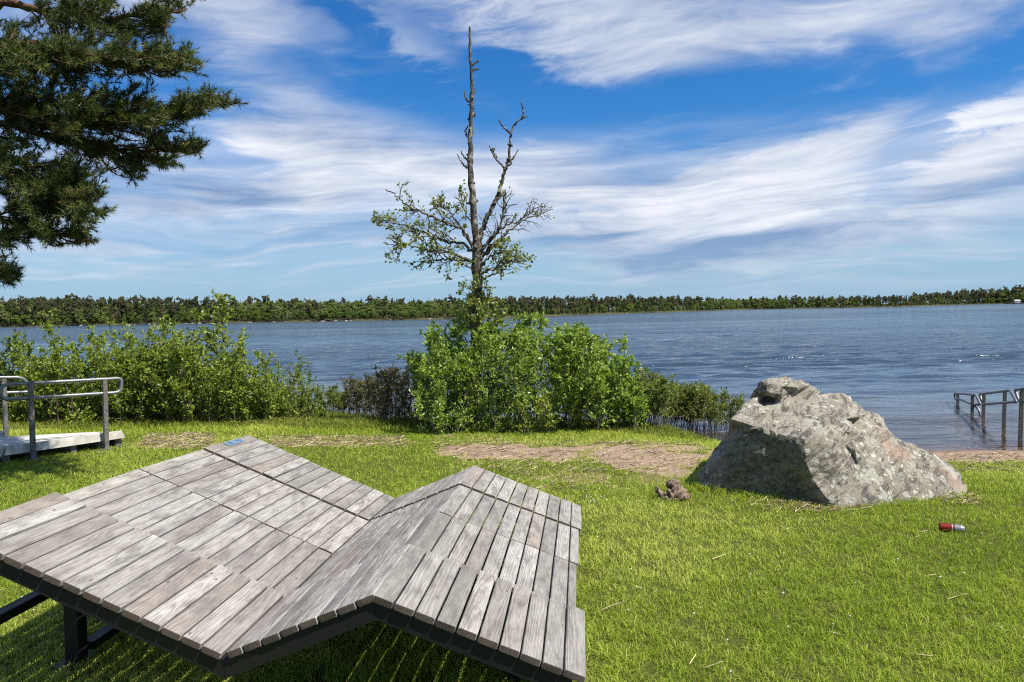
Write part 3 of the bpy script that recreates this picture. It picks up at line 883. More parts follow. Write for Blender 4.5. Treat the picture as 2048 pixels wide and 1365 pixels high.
# ------------------------------------------------------------------ the boulder
def rock():
    pts = [  # px, py, depth   (front surface as one sheet, key corners)
        # outline, clockwise from the left foot
        (1384, 1000, 6.74), (1398, 962, 6.84), (1428, 912, 6.90), (1455, 880, 6.84), (1462, 862, 6.72), (1464, 839, 6.54), (1483, 822, 6.72), (1492, 808, 6.80), (1522, 788, 6.92),
        (1517, 775, 6.98), (1523, 762, 7.02), (1535, 755, 7.06), (1570, 757, 7.10), (1600, 760, 7.14), (1620, 770, 7.16), (1648, 784, 7.20), (1680, 784, 7.22), (1702, 794, 7.18), (1722, 812, 7.08),
        (1745, 822, 7.02), (1770, 834, 6.96), (1776, 852, 6.92), (1792, 872, 6.88), (1812, 884, 6.86), (1836, 893, 6.82), (1870, 910, 6.74), (1905, 932, 6.64), (1926, 948, 6.54), (1936, 970, 6.42), (1940, 992, 6.26),
        (1935, 1004, 6.12), (1870, 1006, 6.06), (1800, 1012, 5.97), (1740, 1018, 5.90), (1690, 1024, 5.84), (1664, 1026, 5.88), (1620, 1022, 6.05), (1560, 1018, 6.16), (1480, 1016, 6.30), (1430, 1010, 6.42),
    ]
    nout = len(pts)
    inner = [
        # upper edge of the dark face, then its right-hand ridge
        (1500, 850, 6.36), (1528, 858, 6.25), (1573, 871, 6.12), (1609, 880, 6.00), (1612, 925, 5.97), (1628, 962, 5.94), (1652, 995, 5.90),
        # dark face interior
        (1440, 920, 6.50), (1490, 930, 6.32), (1550, 930, 6.18), (1580, 970, 6.10), (1500, 980, 6.28), (1430, 970, 6.46), (1470, 880, 6.46),
        # ledge above it
        (1530, 832, 6.55), (1590, 838, 6.42), (1632, 846, 6.30), (1640, 862, 6.14),
        # upper slopes: knob, saddle, plateau
        (1562, 806, 6.84), (1592, 792, 6.98), (1562, 788, 6.80), (1536, 786, 6.80), (1533, 770, 6.82), (1562, 771, 6.82), (1598, 774, 6.92), (1533, 800, 6.98), (1505, 812, 6.74), (1600, 815, 6.68), (1640, 806, 6.92), (1690, 806, 6.94), (1660, 832, 6.58), (1710, 828, 6.72), (1620, 828, 6.56),
        # crag right of centre with its hollow
        (1668, 852, 6.34), (1690, 838, 6.36), (1718, 834, 6.38), (1722, 842, 6.54), (1742, 846, 6.60), (1765, 848, 6.62), (1768, 858, 6.56), (1740, 862, 6.48), (1720, 868, 6.38), (1700, 878, 6.28), (1694, 862, 6.24),
        # cleft
        (1690, 890, 6.22), (1702, 912, 6.22), (1716, 936, 6.12), (1682, 888, 6.12), (1692, 915, 6.10), (1704, 880, 6.22), (1714, 908, 6.18),
        # the broad lit face
        (1650, 890, 6.04), (1660, 930, 5.98), (1690, 965, 5.98), (1760, 890, 6.40), (1800, 905, 6.48), (1760, 920, 6.28), (1830, 935, 6.36), (1740, 960, 6.08), (1800, 965, 6.14), (1860, 960, 6.28), (1890, 945, 6.40), (1880, 985, 6.14), (1820, 990, 6.05), (1750, 990, 5.98), (1905, 968, 6.32),
    ]
    allp = pts + inner
    P3 = [at(a, b, c) for a, b, c in allp]
    v2 = [Vector((a, -b)) for a, b, c in allp]
    edges = [(i, (i + 1) % nout) for i in range(nout)]
    i0 = nout
    cre = [(5, i0), (i0, i0 + 1), (i0 + 1, i0 + 2), (i0 + 2, i0 + 3), (i0 + 3, i0 + 4), (i0 + 4, i0 + 5), (i0 + 5, i0 + 6), (i0 + 6, 35)]
    ov, oe, of, vi, ei, fi = delaunay_2d_cdt(v2, edges + cre, [], 1, 1e-4)
    bm = bmesh.new()
    vs = []
    for q in vi:
        vs.append(bm.verts.new(P3[q[0]]))
    for fc in of:
        try: bm.faces.new([vs[i] for i in fc])
        except ValueError: pass
    # the unseen back: two inner rings that lean away from the lens
    idx = {}
    for new, olds in enumerate(vi):
        for q in olds: idx[q] = new
    ring0 = [vs[idx[i]] for i in range(nout)]
    c = np.mean([np.array(v.co) for v in ring0], axis=0)
    def ring(push, shrink, drop):
        out = []
        for v in ring0:
            p_ = np.array(v.co)
            q = p_ + (c - p_) * np.array([shrink, 0, 0])
            q[1] = max(p_[1], 6.30) + push
            zt = p_[2] - max(p_[2], 0) * drop
            out.append(bm.verts.new((q[0], q[1], zt if p_[2] > 0.05 else p_[2])))
        return out
    r1, r2_ = ring(0.28, 0.06, 0.10), ring(0.62, 0.2, 0.38)
    for A, B in ((ring0, r1), (r1, r2_)):
        for i in range(nout):
            j = (i + 1) % nout
            bm.faces.new((A[i], A[j], B[j], B[i]))
    bm.faces.new(r2_)
    bmesh.ops.triangulate(bm, faces=[f for f in bm.faces if len(f.verts) > 4])
    bmesh.ops.recalc_face_normals(bm, faces=bm.faces)
    bmesh.ops.subdivide_edges(bm, edges=bm.edges, cuts=7, use_grid_fill=True)
    bmesh.ops.triangulate(bm, faces=[f for f in bm.faces if len(f.verts) > 4])
    bmesh.ops.smooth_vert(bm, verts=bm.verts, factor=0.3, use_axis_x=True, use_axis_y=True, use_axis_z=True)
    bmesh.ops.smooth_vert(bm, verts=bm.verts, factor=0.2, use_axis_x=True, use_axis_y=True, use_axis_z=True)
    bm.normal_update()
    from mathutils import noise
    cc = Vector(at(1660, 900, 6.6))
    disp = []
    for v in bm.verts:
        p_ = v.co
        # layered rock: ridges run down to the right
        q = Vector((p_.x * 1.0 + p_.z * 0.5, p_.y, p_.z * 1.0 - p_.x * 0.55))
        n = noise.fractal(Vector((q.x * 1.6, q.y * 1.6, q.z * 6.5)), 1.0, 2.0, 4) * 0.013
        n += (noise.turbulence(p_ * 4.5, 4, True) - 0.5) * 0.009
        n -= max(0, 0.07 - abs(noise.noise(Vector((q.x * 1.1, q.y * 1.1, q.z * 3.4))))) * 0.30
        n += noise.fractal(p_ * 22, 1.0, 2.0, 3) * 0.006
        w_ = noise.noise_vector(p_ * 2.5) * 0.10
        for sc, amp, zs in ((1.7, 0.034, 1.8), (4.2, 0.022, 2.4)):
            vq = Vector((q.x * sc + w_.x * 2, q.y * sc + w_.y * 2, q.z * sc * zs + w_.z * 2))
            ds, pc = noise.voronoi(vq)
            n += amp * (noise.cell(pc[0] * 7.13) * 0.5) * min(1.0, (ds[1] - ds[0]) / 0.16)
            n -= amp * 0.22 * max(0.0, 1 - (ds[1] - ds[0]) / 0.07)
        disp.append(v.normal * n)
    for v, d in zip(bm.verts, disp): v.co += d
    me = bpy.data.meshes.new('boulder')
    bm.to_mesh(me); bm.free()
    o = link('boulder', me, None, smooth=True)
    try: me.set_sharp_from_angle(angle=R(30))
    except Exception: pass
    return o
BOULDER = rock()
m, nt = material('lichened_granite')
p = nt.obj()
wrp = nt.vmath('ADD', p, nt.vmath('MULTIPLY', nt.vmath('SUBTRACT', nt.noise(p, 9, 3, 0.6, color=True), (0.5, 0.5, 0.5)), (0.09, 0.09, 0.09)))
n1 = nt.noise(p, 3.0, 6, 0.65); n2 = nt.noise(p, 26, 6, 0.7); n4 = nt.noise(p, 90, 4, 0.7)
x, y, z = nt.sep(p)
strat = nt.noise(nt.comb(nt.math('ADD', x, nt.math('MULTIPLY', z, 0.5)), y, nt.math('MULTIPLY', nt.math('SUBTRACT', z, nt.math('MULTIPLY', x, 0.55)), 5.0)), 4.5, 6, 0.65, 0.4)
col = nt.mix(nt.ramp(n1, 0.3, 0.7), (0.19, 0.170, 0.135), (0.36, 0.325, 0.26))
col = nt.mix(nt.ramp(strat, 0.50, 0.40, 0, 0.85), col, (0.085, 0.077, 0.066))
# crustose lichen: overlapping pale discs of several sizes, each with its own tone
def lichen(col, scale, rad, tone, amount, seed):
    pv = nt.vmath('ADD', wrp, (seed, seed * 1.7, seed * 0.6))
    d = nt.voro(pv, scale)
    cr = nt.sep(nt.voro(pv, scale, out='Color'))
    sz = nt.math('MULTIPLY', nt.ramp(cr[0], 1 - amount, 1.0, 0.0, 1.0), rad)
    mk = nt.math('SUBTRACT', sz, nt.math('ADD', d, nt.math('MULTIPLY', nt.math('SUBTRACT', n2, 0.5), 0.3)))
    core = nt.ramp(mk, 0.0, 0.05)
    rim = nt.math('MULTIPLY', nt.ramp(mk, -0.07, 0.0), nt.ramp(mk, 0.0, 0.03, 1.0, 0.0))
    col = nt.mix(nt.math('MULTIPLY', rim, 0.6), col, (0.12, 0.115, 0.10))
    tn = nt.mix(cr[1], tone, nt.mix(1.0, tone, (0.72, 0.74, 0.74), 'MULTIPLY'))
    cov = nt.ramp(nt.noise(nt.vmath('ADD', p, (seed * 3, seed, seed)), 2.2, 3, 0.55), 0.36, 0.55, 0.35, 0.97)
    return nt.mix(nt.math('MULTIPLY', core, cov), col, tn)
col = lichen(col, 7.0, 0.60, (0.39, 0.37, 0.31), 0.8, 1.3)
col = lichen(col, 13.0, 0.55, (0.44, 0.42, 0.355), 0.6, 4.1)
col = lichen(col, 22.0, 0.50, (0.53, 0.515, 0.44), 0.4, 7.7)
col = nt.mix(nt.ramp(n2, 0.58, 0.70, 0, 0.85), col, (0.06, 0.056, 0.048))
col = nt.mix(nt.ramp(n4, 0.60, 0.70, 0, 0.6), col, (0.09, 0.085, 0.07))
# bare reddish stone where flakes have come off
def spot(px, py, dp, r, soft=0.5):
    c = at(px, py, dp)
    d = nt.vmath('DISTANCE', nt.vmath('ADD', p, nt.vmath('MULTIPLY', nt.vmath('SUBTRACT', nt.noise(p, 6, 4, 0.6, color=True), (0.5, 0.5, 0.5)), (0.3, 0.3, 0.3))), tuple(c))
    return nt.ramp(d, r * (1 - soft), r, 1.0, 0.0)
red = nt.math('MAXIMUM', nt.math('MAXIMUM', spot(1790, 890, 6.48, 0.22), spot(1905, 945, 6.42, 0.17)), spot(1820, 905, 6.46, 0.15))
red = nt.math('MAXIMUM', red, nt.math('MULTIPLY', spot(1425, 945, 6.5, 0.20), 0.8))
col = nt.mix(nt.math('MULTIPLY', red, nt.ramp(n2, 0.3, 0.55, 0.95, 0.35)), col, (0.31, 0.20, 0.145))
# darker mottled tone with mossy patches on the left-front face
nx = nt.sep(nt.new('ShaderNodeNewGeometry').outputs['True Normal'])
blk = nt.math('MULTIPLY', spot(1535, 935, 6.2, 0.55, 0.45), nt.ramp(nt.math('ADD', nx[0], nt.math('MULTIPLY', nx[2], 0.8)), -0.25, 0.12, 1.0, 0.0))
mottle = nt.mix(nt.ramp(n2, 0.42, 0.62), (0.065, 0.062, 0.044), (0.21, 0.20, 0.125))
mottle = nt.mix(nt.ramp(n1, 0.54, 0.66), mottle, (0.27, 0.27, 0.17))
mottle = nt.mix(nt.ramp(n4, 0.56, 0.66, 0, 0.8), mottle, (0.40, 0.39, 0.32))
col = nt.mix(nt.math('MULTIPLY', blk, 0.85), col, mottle)
hgt = nt.math('ADD', nt.math('MULTIPLY', n2, 0.7), nt.math('ADD', nt.math('MULTIPLY', strat, 1.2), nt.math('MULTIPLY', n4, 0.25)))
nt.out(nt.bsdf(col, 0.92, nt.bump(hgt, 0.03), spec=0.15))
BOULDER.data.materials.append(m)
tag(BOULDER, 'large grey lichen-covered boulder standing on the grass at the beach edge', 'boulder')

# ------------------------------------------------------------------ driftwood stump
m, nt = material('rotten_driftwood')
n = nt.noise(nt.obj(), 38, 6, 0.7)
nt.out(nt.bsdf(nt.mix(nt.ramp(n, 0.35, 0.65), (0.07, 0.045, 0.032), (0.33, 0.25, 0.19)), 0.95, nt.bump(n, 0.02), spec=0.1)); DRIFT = m
def driftwood():
    from mathutils import noise
    c = ground_at(1345, 1000)
    t = thing('driftwood_stump', 'small rotten driftwood stump lying in grass beside the boulder', 'driftwood', tuple(c))
    def lump(name, a, b, ra, rb_):
        mb = MB(); P = spline([a, (np.array(a) + b) / 2 + rng.normal(size=3) * 0.01, b], 14)
        tube(mb, P, np.linspace(ra, rb_, 14) * (1 + 0.25 * np.sin(np.arange(14) * 1.9)), 12)
        o = mb.build(name, DRIFT, t, smooth=True)
        for v in o.data.vertices:
            v.co += Vector(noise.noise_vector(v.co * 26)) * 0.022 + Vector(noise.noise_vector(v.co * 60)) * 0.009
    lump('trunk_piece', c + [0.09, 0.0, -0.02], c + [0.0, 0.10, 0.145], 0.075, 0.048)
    lump('root', c + [-0.01, -.02, -0.02], c + [-0.13, 0.05, 0.10], 0.028, 0.018)
    lump('root', c + [0.03, -.03, -0.01], c + [-0.045, 0.0, 0.095], 0.022, 0.014)
driftwood()

# ------------------------------------------------------------------ the can on the lawn
m, nt = material('can_aluminium'); nt.out(nt.bsdf((0.75, 0.75, 0.76), 0.28, metal=1.0)); ALU = m
m, nt = material('can_print')
a = nt.attr('along')
c = nt.mix(nt.ramp(a, 0.595, 0.60, smooth=False), (0.25, 0.028, 0.02), (0.26, 0.26, 0.27))
c = nt.mix(nt.math('MULTIPLY', nt.ramp(a, 0.49, 0.495), nt.ramp(a, 0.535, 0.54, 1.0, 0.0)), c, (0.45, 0.43, 0.40))
c = nt.mix(nt.math('MULTIPLY', nt.ramp(a, 0.54, 0.545), nt.ramp(a, 0.595, 0.60, 1.0, 0.0)), c, (0.16, 0.012, 0.015))
nt.out(nt.bsdf(c, 0.35, metal=0.6)); CANP = m
def can():
    c = ground_at(1903, 1064)
    c = c + [0, 0, 0.026]
    t = thing('drink_can', 'red and silver drink can lying on the lawn', 'can', tuple(c))
    d = np.array([0.93, -0.36, -0.03]); d /= np.linalg.norm(d)
    L, r = 0.155, 0.030
    mb = MB()
    st = np.array([0, .03, .06, .3, .49, .54, .6, .85, .92, .965])
    rd = np.array([.80, .95, 1, 1, 1, 1, 1, 1, .93, .82]) * r
    P = c - d * L / 2 + d * L * st[:, None]
    tube(mb, P, rd, 28, True, along=np.repeat(st, 28))
    mb.build('body', CANP, t, smooth=False)
    mb = MB()
    st = np.array([.967, .972, .995, 1.0, 0.995, .97, .965]); rd = np.array([.82, .86, .86, .83, .80, .78, .02]) * r
    tube(mb, c - d * L / 2 + d * L * st[:, None], rd, 28, True)
    mb.build('rim', ALU, t, smooth=False)
    mb = MB(); e = c + d * L * 0.478
    sd = np.cross(d, [0, 0, 1]); sd /= np.linalg.norm(sd); u2 = np.cross(sd, d)
    V = [e + sd * q[0] * r + u2 * q[1] * r for q in ((-.2, -.3), (.2, -.3), (.28, .2), (0, .45), (-.28, .2))]
    V2 = [v + d * 0.002 for v in V]
    mb.add(V + V2, [np.array([[0, 1, 2, 3, 4], [9, 8, 7, 6, 5]]), np.array([[i, 5 + i, 5 + (i + 1) % 5, (i + 1) % 5] for i in range(5)])])
    mb.build('pull_tab', CGL, t)
can()

# ------------------------------------------------------------------ steel handrails and the ramp
m, nt = material('galvanised_steel')
n = nt.noise(nt.obj(), 30, 5, 0.6)
nt.out(nt.bsdf(nt.mix(n, (0.15, 0.155, 0.155), (0.27, 0.275, 0.275)), 0.45, metal=0.6)); GALV = m
m, nt = material('galvanised_post')
n = nt.noise(nt.obj(), 45, 5, 0.7)
nt.out(nt.bsdf(nt.mix(nt.ramp(n, 0.35, 0.7), (0.085, 0.083, 0.072), (0.22, 0.215, 0.195)), 0.6, metal=0.3)); GPOST = m
m, nt = material('ramp_plastic')
n = nt.noise(nt.obj(), 7, 5, 0.65)
nt.out(nt.bsdf(nt.mix(nt.ramp(n, 0.35, 0.7), (0.42, 0.39, 0.34), (0.62, 0.60, 0.55)), 0.6)); RAMPM = m
m, nt = material('ramp_holes'); nt.out(nt.bsdf((0.36, 0.30, 0.22), 0.8)); HOLE = m

def rounded(pts, rad, n=6):
    """closed polyline with rounded corners"""
    P = np.asarray(pts, float); out = []
    k = len(P)
    for i in range(k):
        a, b, c = P[i - 1], P[i], P[(i + 1) % k]
        u, w = unit(a - b), unit(c - b)
        r = min(rad[i], np.linalg.norm(a - b) * .48, np.linalg.norm(c - b) * .48)
        p0, p1 = b + u * r, b + w * r
        for t in np.linspace(0, 1, n):
            out.append((1 - t) ** 2 * p0 + 2 * t * (1 - t) * b + t * t * p1)
    return np.array(out)
def closed_tube(mb, P, r, sides=10):
    Q = np.vstack([P, P[:2]])
    tube(mb, Q, r, sides, False)

def left_rails():
    p1, p2 = ground_at(67, 921), ground_at(213, 900)
    t = thing('handrail', 'grey steel handrail loop on two posts in front of the pale ramp', 'handrail', tuple((p1 + p2) / 2), 'steel handrails of the ramp')
    dirv = (p2 - p1); dirv[2] = 0; Lp = np.linalg.norm(dirv); dirv /= Lp
    # plane of the rail: depth as a function of px
    def on(px, py):
        r = ray(px, py); o = np.array([0, 0, CAMH]); nrm = np.array([dirv[1], -dirv[0], 0])
        return o + r * (np.dot(p1 - o, nrm) / np.dot(r, nrm))
    mb = MB()
    loop = [on(1, 770), on(243, 757), on(243, 785), on(2, 800)]
    closed_tube(mb, rounded(loop, [0.16, 0.05, 0.15, 0.08]), 0.021)
    mb.build('rail_tube', GALV, t, smooth=True)
    for (b, px, py) in ((p1, 61, 764), (p2, 212, 759)):
        mb = MB(); top = on(px, py); top[:2] = b[:2] * 0.6 + top[:2] * 0.4
        bar(mb, b + [0, 0, -.05], top, 0.052, 0.052, up=tuple(dirv), bev=0.004)
        po = mb.build('post', GPOST, t)
        mb = MB(); bar(mb, b + [-.07, 0, .01], b + [.07, 0, .01], 0.12, 0.012)
        mb.build('foot_plate', GPOST, po)
        for z in (0.16, 0.30):
            mb = MB(); bar(mb, b + [0.0, -.035, z], b + [0.0, -.027, z], 0.018, 0.018)
            mb.build('bolt', GALV, po)
    # second rail behind
    q1 = at(12, 870, p1[1] + 1.0); q1[2] = float(gz(q1[0], q1[1]))
    t2 = thing('handrail', 'grey steel handrail half out of the picture at the left edge, behind the ramp', 'handrail', tuple(q1), 'steel handrails of the ramp')
    def on2(px, py):
        r = ray(px, py); o = np.array([0, 0, CAMH]); nrm = np.array([dirv[1], -dirv[0], 0])
        return o + r * (np.dot(q1 - o, nrm) / np.dot(r, nrm))
    mb = MB()
    loop = [on2(-150, 757), on2(50, 755), on2(62, 784), on2(-150, 792)]
    closed_tube(mb, rounded(loop, [0.10, 0.12, 0.06, 0.1]), 0.021)
    mb.build('rail_tube', GALV, t2, smooth=True)
    for px in (12, -130):
        mb = MB(); b = on2(px, 860); b[2] = float(gz(b[0], b[1])) - .05
        tp = on2(px - 2, 758); tp[:2] = b[:2]
        bar(mb, b, tp, 0.052, 0.052, up=tuple(dirv), bev=0.004)
        mb.build('post', GPOST, t2)
    # ramp: long pale side boards with a deck between them
    nrm = np.array([-dirv[1], dirv[0], 0])
    if nrm[1] < 0: nrm = -nrm
    t3 = thing('access_ramp', 'low pale plastic ramp lying on the grass between two steel handrails', 'ramp', tuple((p1 + p2) / 2 + nrm * .4))
    def onb(px, py):        # plane 7 cm behind the front posts
        r = ray(px, py); o = np.array([0, 0, CAMH]); return o + r * (np.dot(p1 + nrm * .07 - o, nrm) / np.dot(r, nrm))
    def slab(name, q, th, mat, parent):
        mb = MB(); q = [np.array(x) for x in q]
        hexa(mb, [q[0], q[1], q[1] + nrm * th, q[0] + nrm * th, q[3], q[2], q[2] + nrm * th, q[3] + nrm * th])
        return mb.build(name, mat, parent)
    # front side board in two lengths meeting at px 10
    slab('side_board', [onb(8, 912), onb(250, 876), onb(244, 862), onb(13, 894)], 0.045, RAMPM, t3)
    slab('side_board', [onb(-190, 935), onb(4, 914), onb(8, 898), onb(-190, 912)], 0.045, RAMPM, t3)
    W_ = 0.85
    a, b = onb(-190, 922), onb(240, 871)
    a2, b2 = a + nrm * W_, b + nrm * W_
    mb = MB()
    tl, tr = onb(-190, 908) + nrm * .05, onb(236, 868) + nrm * .05
    lift = np.array([0, 0, 0.035])
    q = [tl, tr - [0, 0, .035], tr + nrm * (W_ - .1) - [0, 0, .05], tl + nrm * (W_ - .1) + lift]
    hexa(mb, [x - np.array([0, 0, .04]) for x in q] + q)
    mb.build('deck', RAMPM, t3)
    bb0, bb1 = onb(-190, 906) + nrm * W_, onb(50, 890) + nrm * W_
    o_ = slab('back_board', [bb0 - [0, 0, .06], bb1 - [0, 0, .06], bb1 + [0, 0, .085], bb0 + [0, 0, .10]], 0.045, RAMPM, t3)
    mb = MB(); dd = unit(bb1 - bb0); Lb = np.linalg.norm(bb1 - bb0)
    for k in range(int(Lb / .05)):
        c = bb0 + dd * (.03 + k * .05) + [0, 0, .05] - nrm * .003
        bar(mb, c - [0, 0, .014], c + [0, 0, .014], 0.024, 0.004, up=tuple(nrm))
    mb.build('drain_slot', HOLE, o_)['kind'] = 'stuff'
    mb = MB()
    for px in (15, 70, 150, 205, 240):
        c = onb(px, float(np.interp(px, [8, 250], [912, 876]))) + nrm * .3
        bar(mb, [c[0], c[1], float(gz(c[0], c[1])) - .02], [c[0], c[1], c[2] - .01], 0.07, 0.5, up=tuple(nrm))
    mb.build('support', GPOST, t3)
left_rails()

def lake_rail():
    # posts: px at waterline, py at waterline, px top, py top
    post = [(2040, 884, 2044, 779), (2006.5, 858, 2010, 784), (1965.5, 838, 1968, 790), (1943.5, 830, 1945, 790), (1915.5, 808, 1915.7, 788)]
    B, T = [], []
    for a, b, c, d in post:
        Y = (CAMH - WATER) * F / (b - horizon_y(a))
        B.append(at(a, b, Y)); tt = at(c, d, Y); T.append(tt)
    # two further posts continue to the beach beyond the frame
    step = B[0] - B[1]
    for k in (1, 2):
        b = B[0] + step * (0.75 * k); b[2] = float(max(gz(b[0], b[1]), WATER)); B.insert(0, b); tp = b.copy(); tp[2] = T[len(T) - 5][2] + 0.02 * k; T.insert(0, tp)
    t = thing('handrail', 'grey steel handrail stepping down into the lake water', 'handrail', tuple(B[3]), 'handrail of the bathing steps')
    for b, tp in zip(B, T):
        mb = MB(); lo = b.copy(); lo[2] = float(gz(b[0], b[1])) - .03
        bar(mb, lo, tp, 0.05, 0.05, up=(0.4, 0.9, 0), bev=0.004)
        mb.build('post', GPOST, t)
    def pt(i, f, dz):     # along the line of posts
        i0 = min(int(i), len(B) - 2); x = i - i0
        b = B[i0] * (1 - x) + B[i0 + 1] * x; tt = T[i0] * (1 - x) + T[i0 + 1] * x
        return np.array([tt[0], tt[1], tt[2] + dz])
    r = 0.021
    def seg(ia, ib, drop, sa, sb):
        # a loop: top tube, slanted ends, lower tube
        mb = MB()
        P = [pt(ia, 0, 0), pt(ib, 0, 0), pt(ib - sb, 0, -drop), pt(ia + sa, 0, -drop)]
        closed_tube(mb, rounded(P, [.05, .05, .03, .03]), r)
        mb.build('rail_tube', GALV, t, smooth=True)
    def pxl(px, py, i):
        return at(px, py, (B[i][1]))
    def loop(pxs, deps):
        mb = MB(); P = [at(a, b, y) for (a, b), y in zip(pxs, deps)]
        closed_tube(mb, rounded(P, [.05] * len(P)), r)
        mb.build('rail_tube', GALV, t, smooth=True)
    yD, yC, yB, yA, yE = B[2][1], B[3][1], B[4][1], B[5][1], B[6][1]
    loop([(2030, 780), (2100, 772), (2100, 801), (2038, 803)], [yD + .25, yD - .8, yD - .8, yD + .1])
    loop([(1959, 789), (2020, 781), (2033, 804), (1966, 809)], [yB + .15, yC - .35, yC - .7, yB])
    loop([(1909, 787), (1951, 790), (1961, 809), (1947, 810), (1920, 799), (1911, 799)], [yE + .1, yA - .1, yA - .35, yA, yE - .2, yE + .1])
    mb = MB(); tube(mb, spline([at(1948, 811, yA), at(1956, 818, yA - .15), at(1960, 828, yA - .2), at(1960, 842, yA - .2)], 10), r, 8)
    mb.build('rail_tube', GALV, t, smooth=True)
lake_rail()

# ------------------------------------------------------------------ shrubs
def shrub(name, label, cat, bases, heights, lean, leafm, stemm, leaf=0.045, n_twig=10, n_leaf=9, twig=0.30, spread=0.35, bare=0.2, lean_dir=None, group=None, seed=1, stem_r=0.009, width=0.6, twig_up=0.35, parts=('foliage', 'stems')):
    r = np.random.default_rng(seed)
    c = np.mean(bases, axis=0)
    t = thing(name, label, cat, tuple(c), group)
    ms, ml = MB(), MB()
    LP, LD, LV = [], [], []
    for b, h in zip(bases, heights):
        d = np.array([r.normal() * spread, r.normal() * spread, 1.0])
        if lean_dir is not None: d[:2] += np.asarray(lean_dir) * (0.6 + 0.8 * r.random())
        out = (b - c)[:2]
        d[:2] += out * lean / (np.linalg.norm(out) + 0.4)
        n = 7
        P = [np.array(b, float) - [0, 0, 0.05]]
        dirc = d / np.linalg.norm(d)
        for k in range(n):
            dirc = unit(dirc + r.normal(size=3) * 0.10 + [0, 0, 0.05])
            P.append(P[-1] + dirc * (h / dirc[2] if False else h * 1.05) / n)
        P = np.array(P)
        hh = P[-1, 2] - P[0, 2]
        P[:, 2] = P[0, 2] + (P[:, 2] - P[0, 2]) * (h + .05) / max(hh, .1)
        tube(ms, P, np.linspace(stem_r, stem_r * 0.25, len(P)) * (0.7 + 0.6 * r.random()), 4, False)
        tv = r.random()
        for q in range(n_twig):
            s = bare + (1 - bare) * (r.random() ** 0.8)
            x = s * n; i0 = min(int(x), n - 1); p0 = P[i0] + (P[i0 + 1] - P[i0]) * (x - i0)
            ax = unit(P[i0 + 1] - P[i0])
            L = twig * (0.45 + 0.8 * r.random()) * (1.1 - 0.6 * s)
            td = unit(ax * 0.5 + r.normal(size=3) * [0.8, 0.8, 0.35] + [0, 0, twig_up])
            e = p0 + td * L
            mid_ = (p0 + e) / 2 + r.normal(size=3) * 0.02
            tube(ms, [p0, mid_, e], [stem_r * .4, stem_r * .3, stem_r * .15], 3, False)
            k = max(3, int(n_leaf * (0.6 + 0.8 * r.random())))
            u = r.random(k) ** 0.8
            LP.append(p0 + (e - p0) * u[:, None] + r.normal(size=(k, 3)) * 0.012)
            LD.append(td * 0.6 + rdir(k, r) + [0, 0, 0.25])
            LV.append(np.clip(0.3 * tv + 0.7 * r.random(k), 0, 1))
        # the growing tip
        k = n_leaf
        LP.append(P[-1] - unit(P[-1] - P[-2]) * (r.random((k, 1)) * 0.18))
        LD.append(unit(P[-1] - P[-2]) * 0.7 + rdir(k, r)); LV.append(0.4 + 0.6 * r.random(k))
    LP, LD, LV = np.concatenate(LP), np.concatenate(LD), np.concatenate(LV)
    leaves(ml, LP, LD, leaf * (0.65 + 0.7 * r.random(len(LP))), width, var=LV, r=r)
    ml.build(parts[0], leafm, t)
    ms.build(parts[1], stemm, t)
    return t

def basept(px, Y):
    d = ray(px, 850); x = d[0] / d[1] * Y
    return np.array([x, Y, float(gz(x, Y))])

# the big central bush
r_ = np.random.default_rng(3)
topx = [825, 850, 900, 950, 1000, 1060, 1100, 1140, 1180, 1225, 1250, 1275, 1300]
topy = [722, 680, 648, 634, 624, 622, 626, 636, 660, 688, 712, 748, 775]
bs, hs = [], []
for k in range(165):
    px = r_.uniform(836, 1300); Y = r_.uniform(10.5, 12.0)
    b = basept(px, Y)
    top = at(px, np.interp(px, topx, topy) + abs(r_.normal()) * 22 + (28 if Y < 10.9 else 0), Y)
    bs.append(b + [0, 0, 0]); hs.append(max(top[2] - b[2], 0.3) * r_.uniform(0.86, 1.0))
bs, hs = np.array(bs), np.array(hs)
# draw the feet together a little so that the crown spreads
cxm = bs[:, 0].mean(); bs[:, 0] = cxm + (bs[:, 0] - cxm) * 0.93
for q in bs: q[2] = gz(q[0], q[1])
shrub('leafy_bush', 'big bright green leafy bush around the foot of the dead tree', 'bush', bs, hs, 0.22, BUSH, PALES, leaf=0.062, n_twig=15, n_leaf=13, twig=0.30, spread=0.06, bare=0.14, seed=4, stem_r=0.008, width=0.58)
# low skirt in front, yellow shoot
bs, hs = [], []
for k in range(36):
    px = r_.uniform(850, 1110); b = basept(px, r_.uniform(10.2, 10.8)); bs.append(b); hs.append(r_.uniform(0.25, 0.62))
shrub('leafy_bush', 'low green bush in front of the big bush, its leaves touching the grass', 'bush', np.array(bs), np.array(hs), 0.2, BUSH, PALES, leaf=0.05, n_twig=9, n_leaf=9, twig=0.24, spread=0.3, bare=0.05, seed=6, stem_r=0.006)
bs = [basept(px, 10.1 + 0.1 * i) for i, px in enumerate((1062, 1080, 1095, 1048, 1070))]
shrub('yellow_sapling', 'yellowish green sapling at the front of the big bush', 'sapling', np.array(bs), [0.42, 0.55, 0.35, 0.3, 0.5], 0.2, YELLOWL, STEM, leaf=0.07, n_twig=6, n_leaf=5, twig=0.18, spread=0.2, bare=0.2, seed=8, stem_r=0.005)

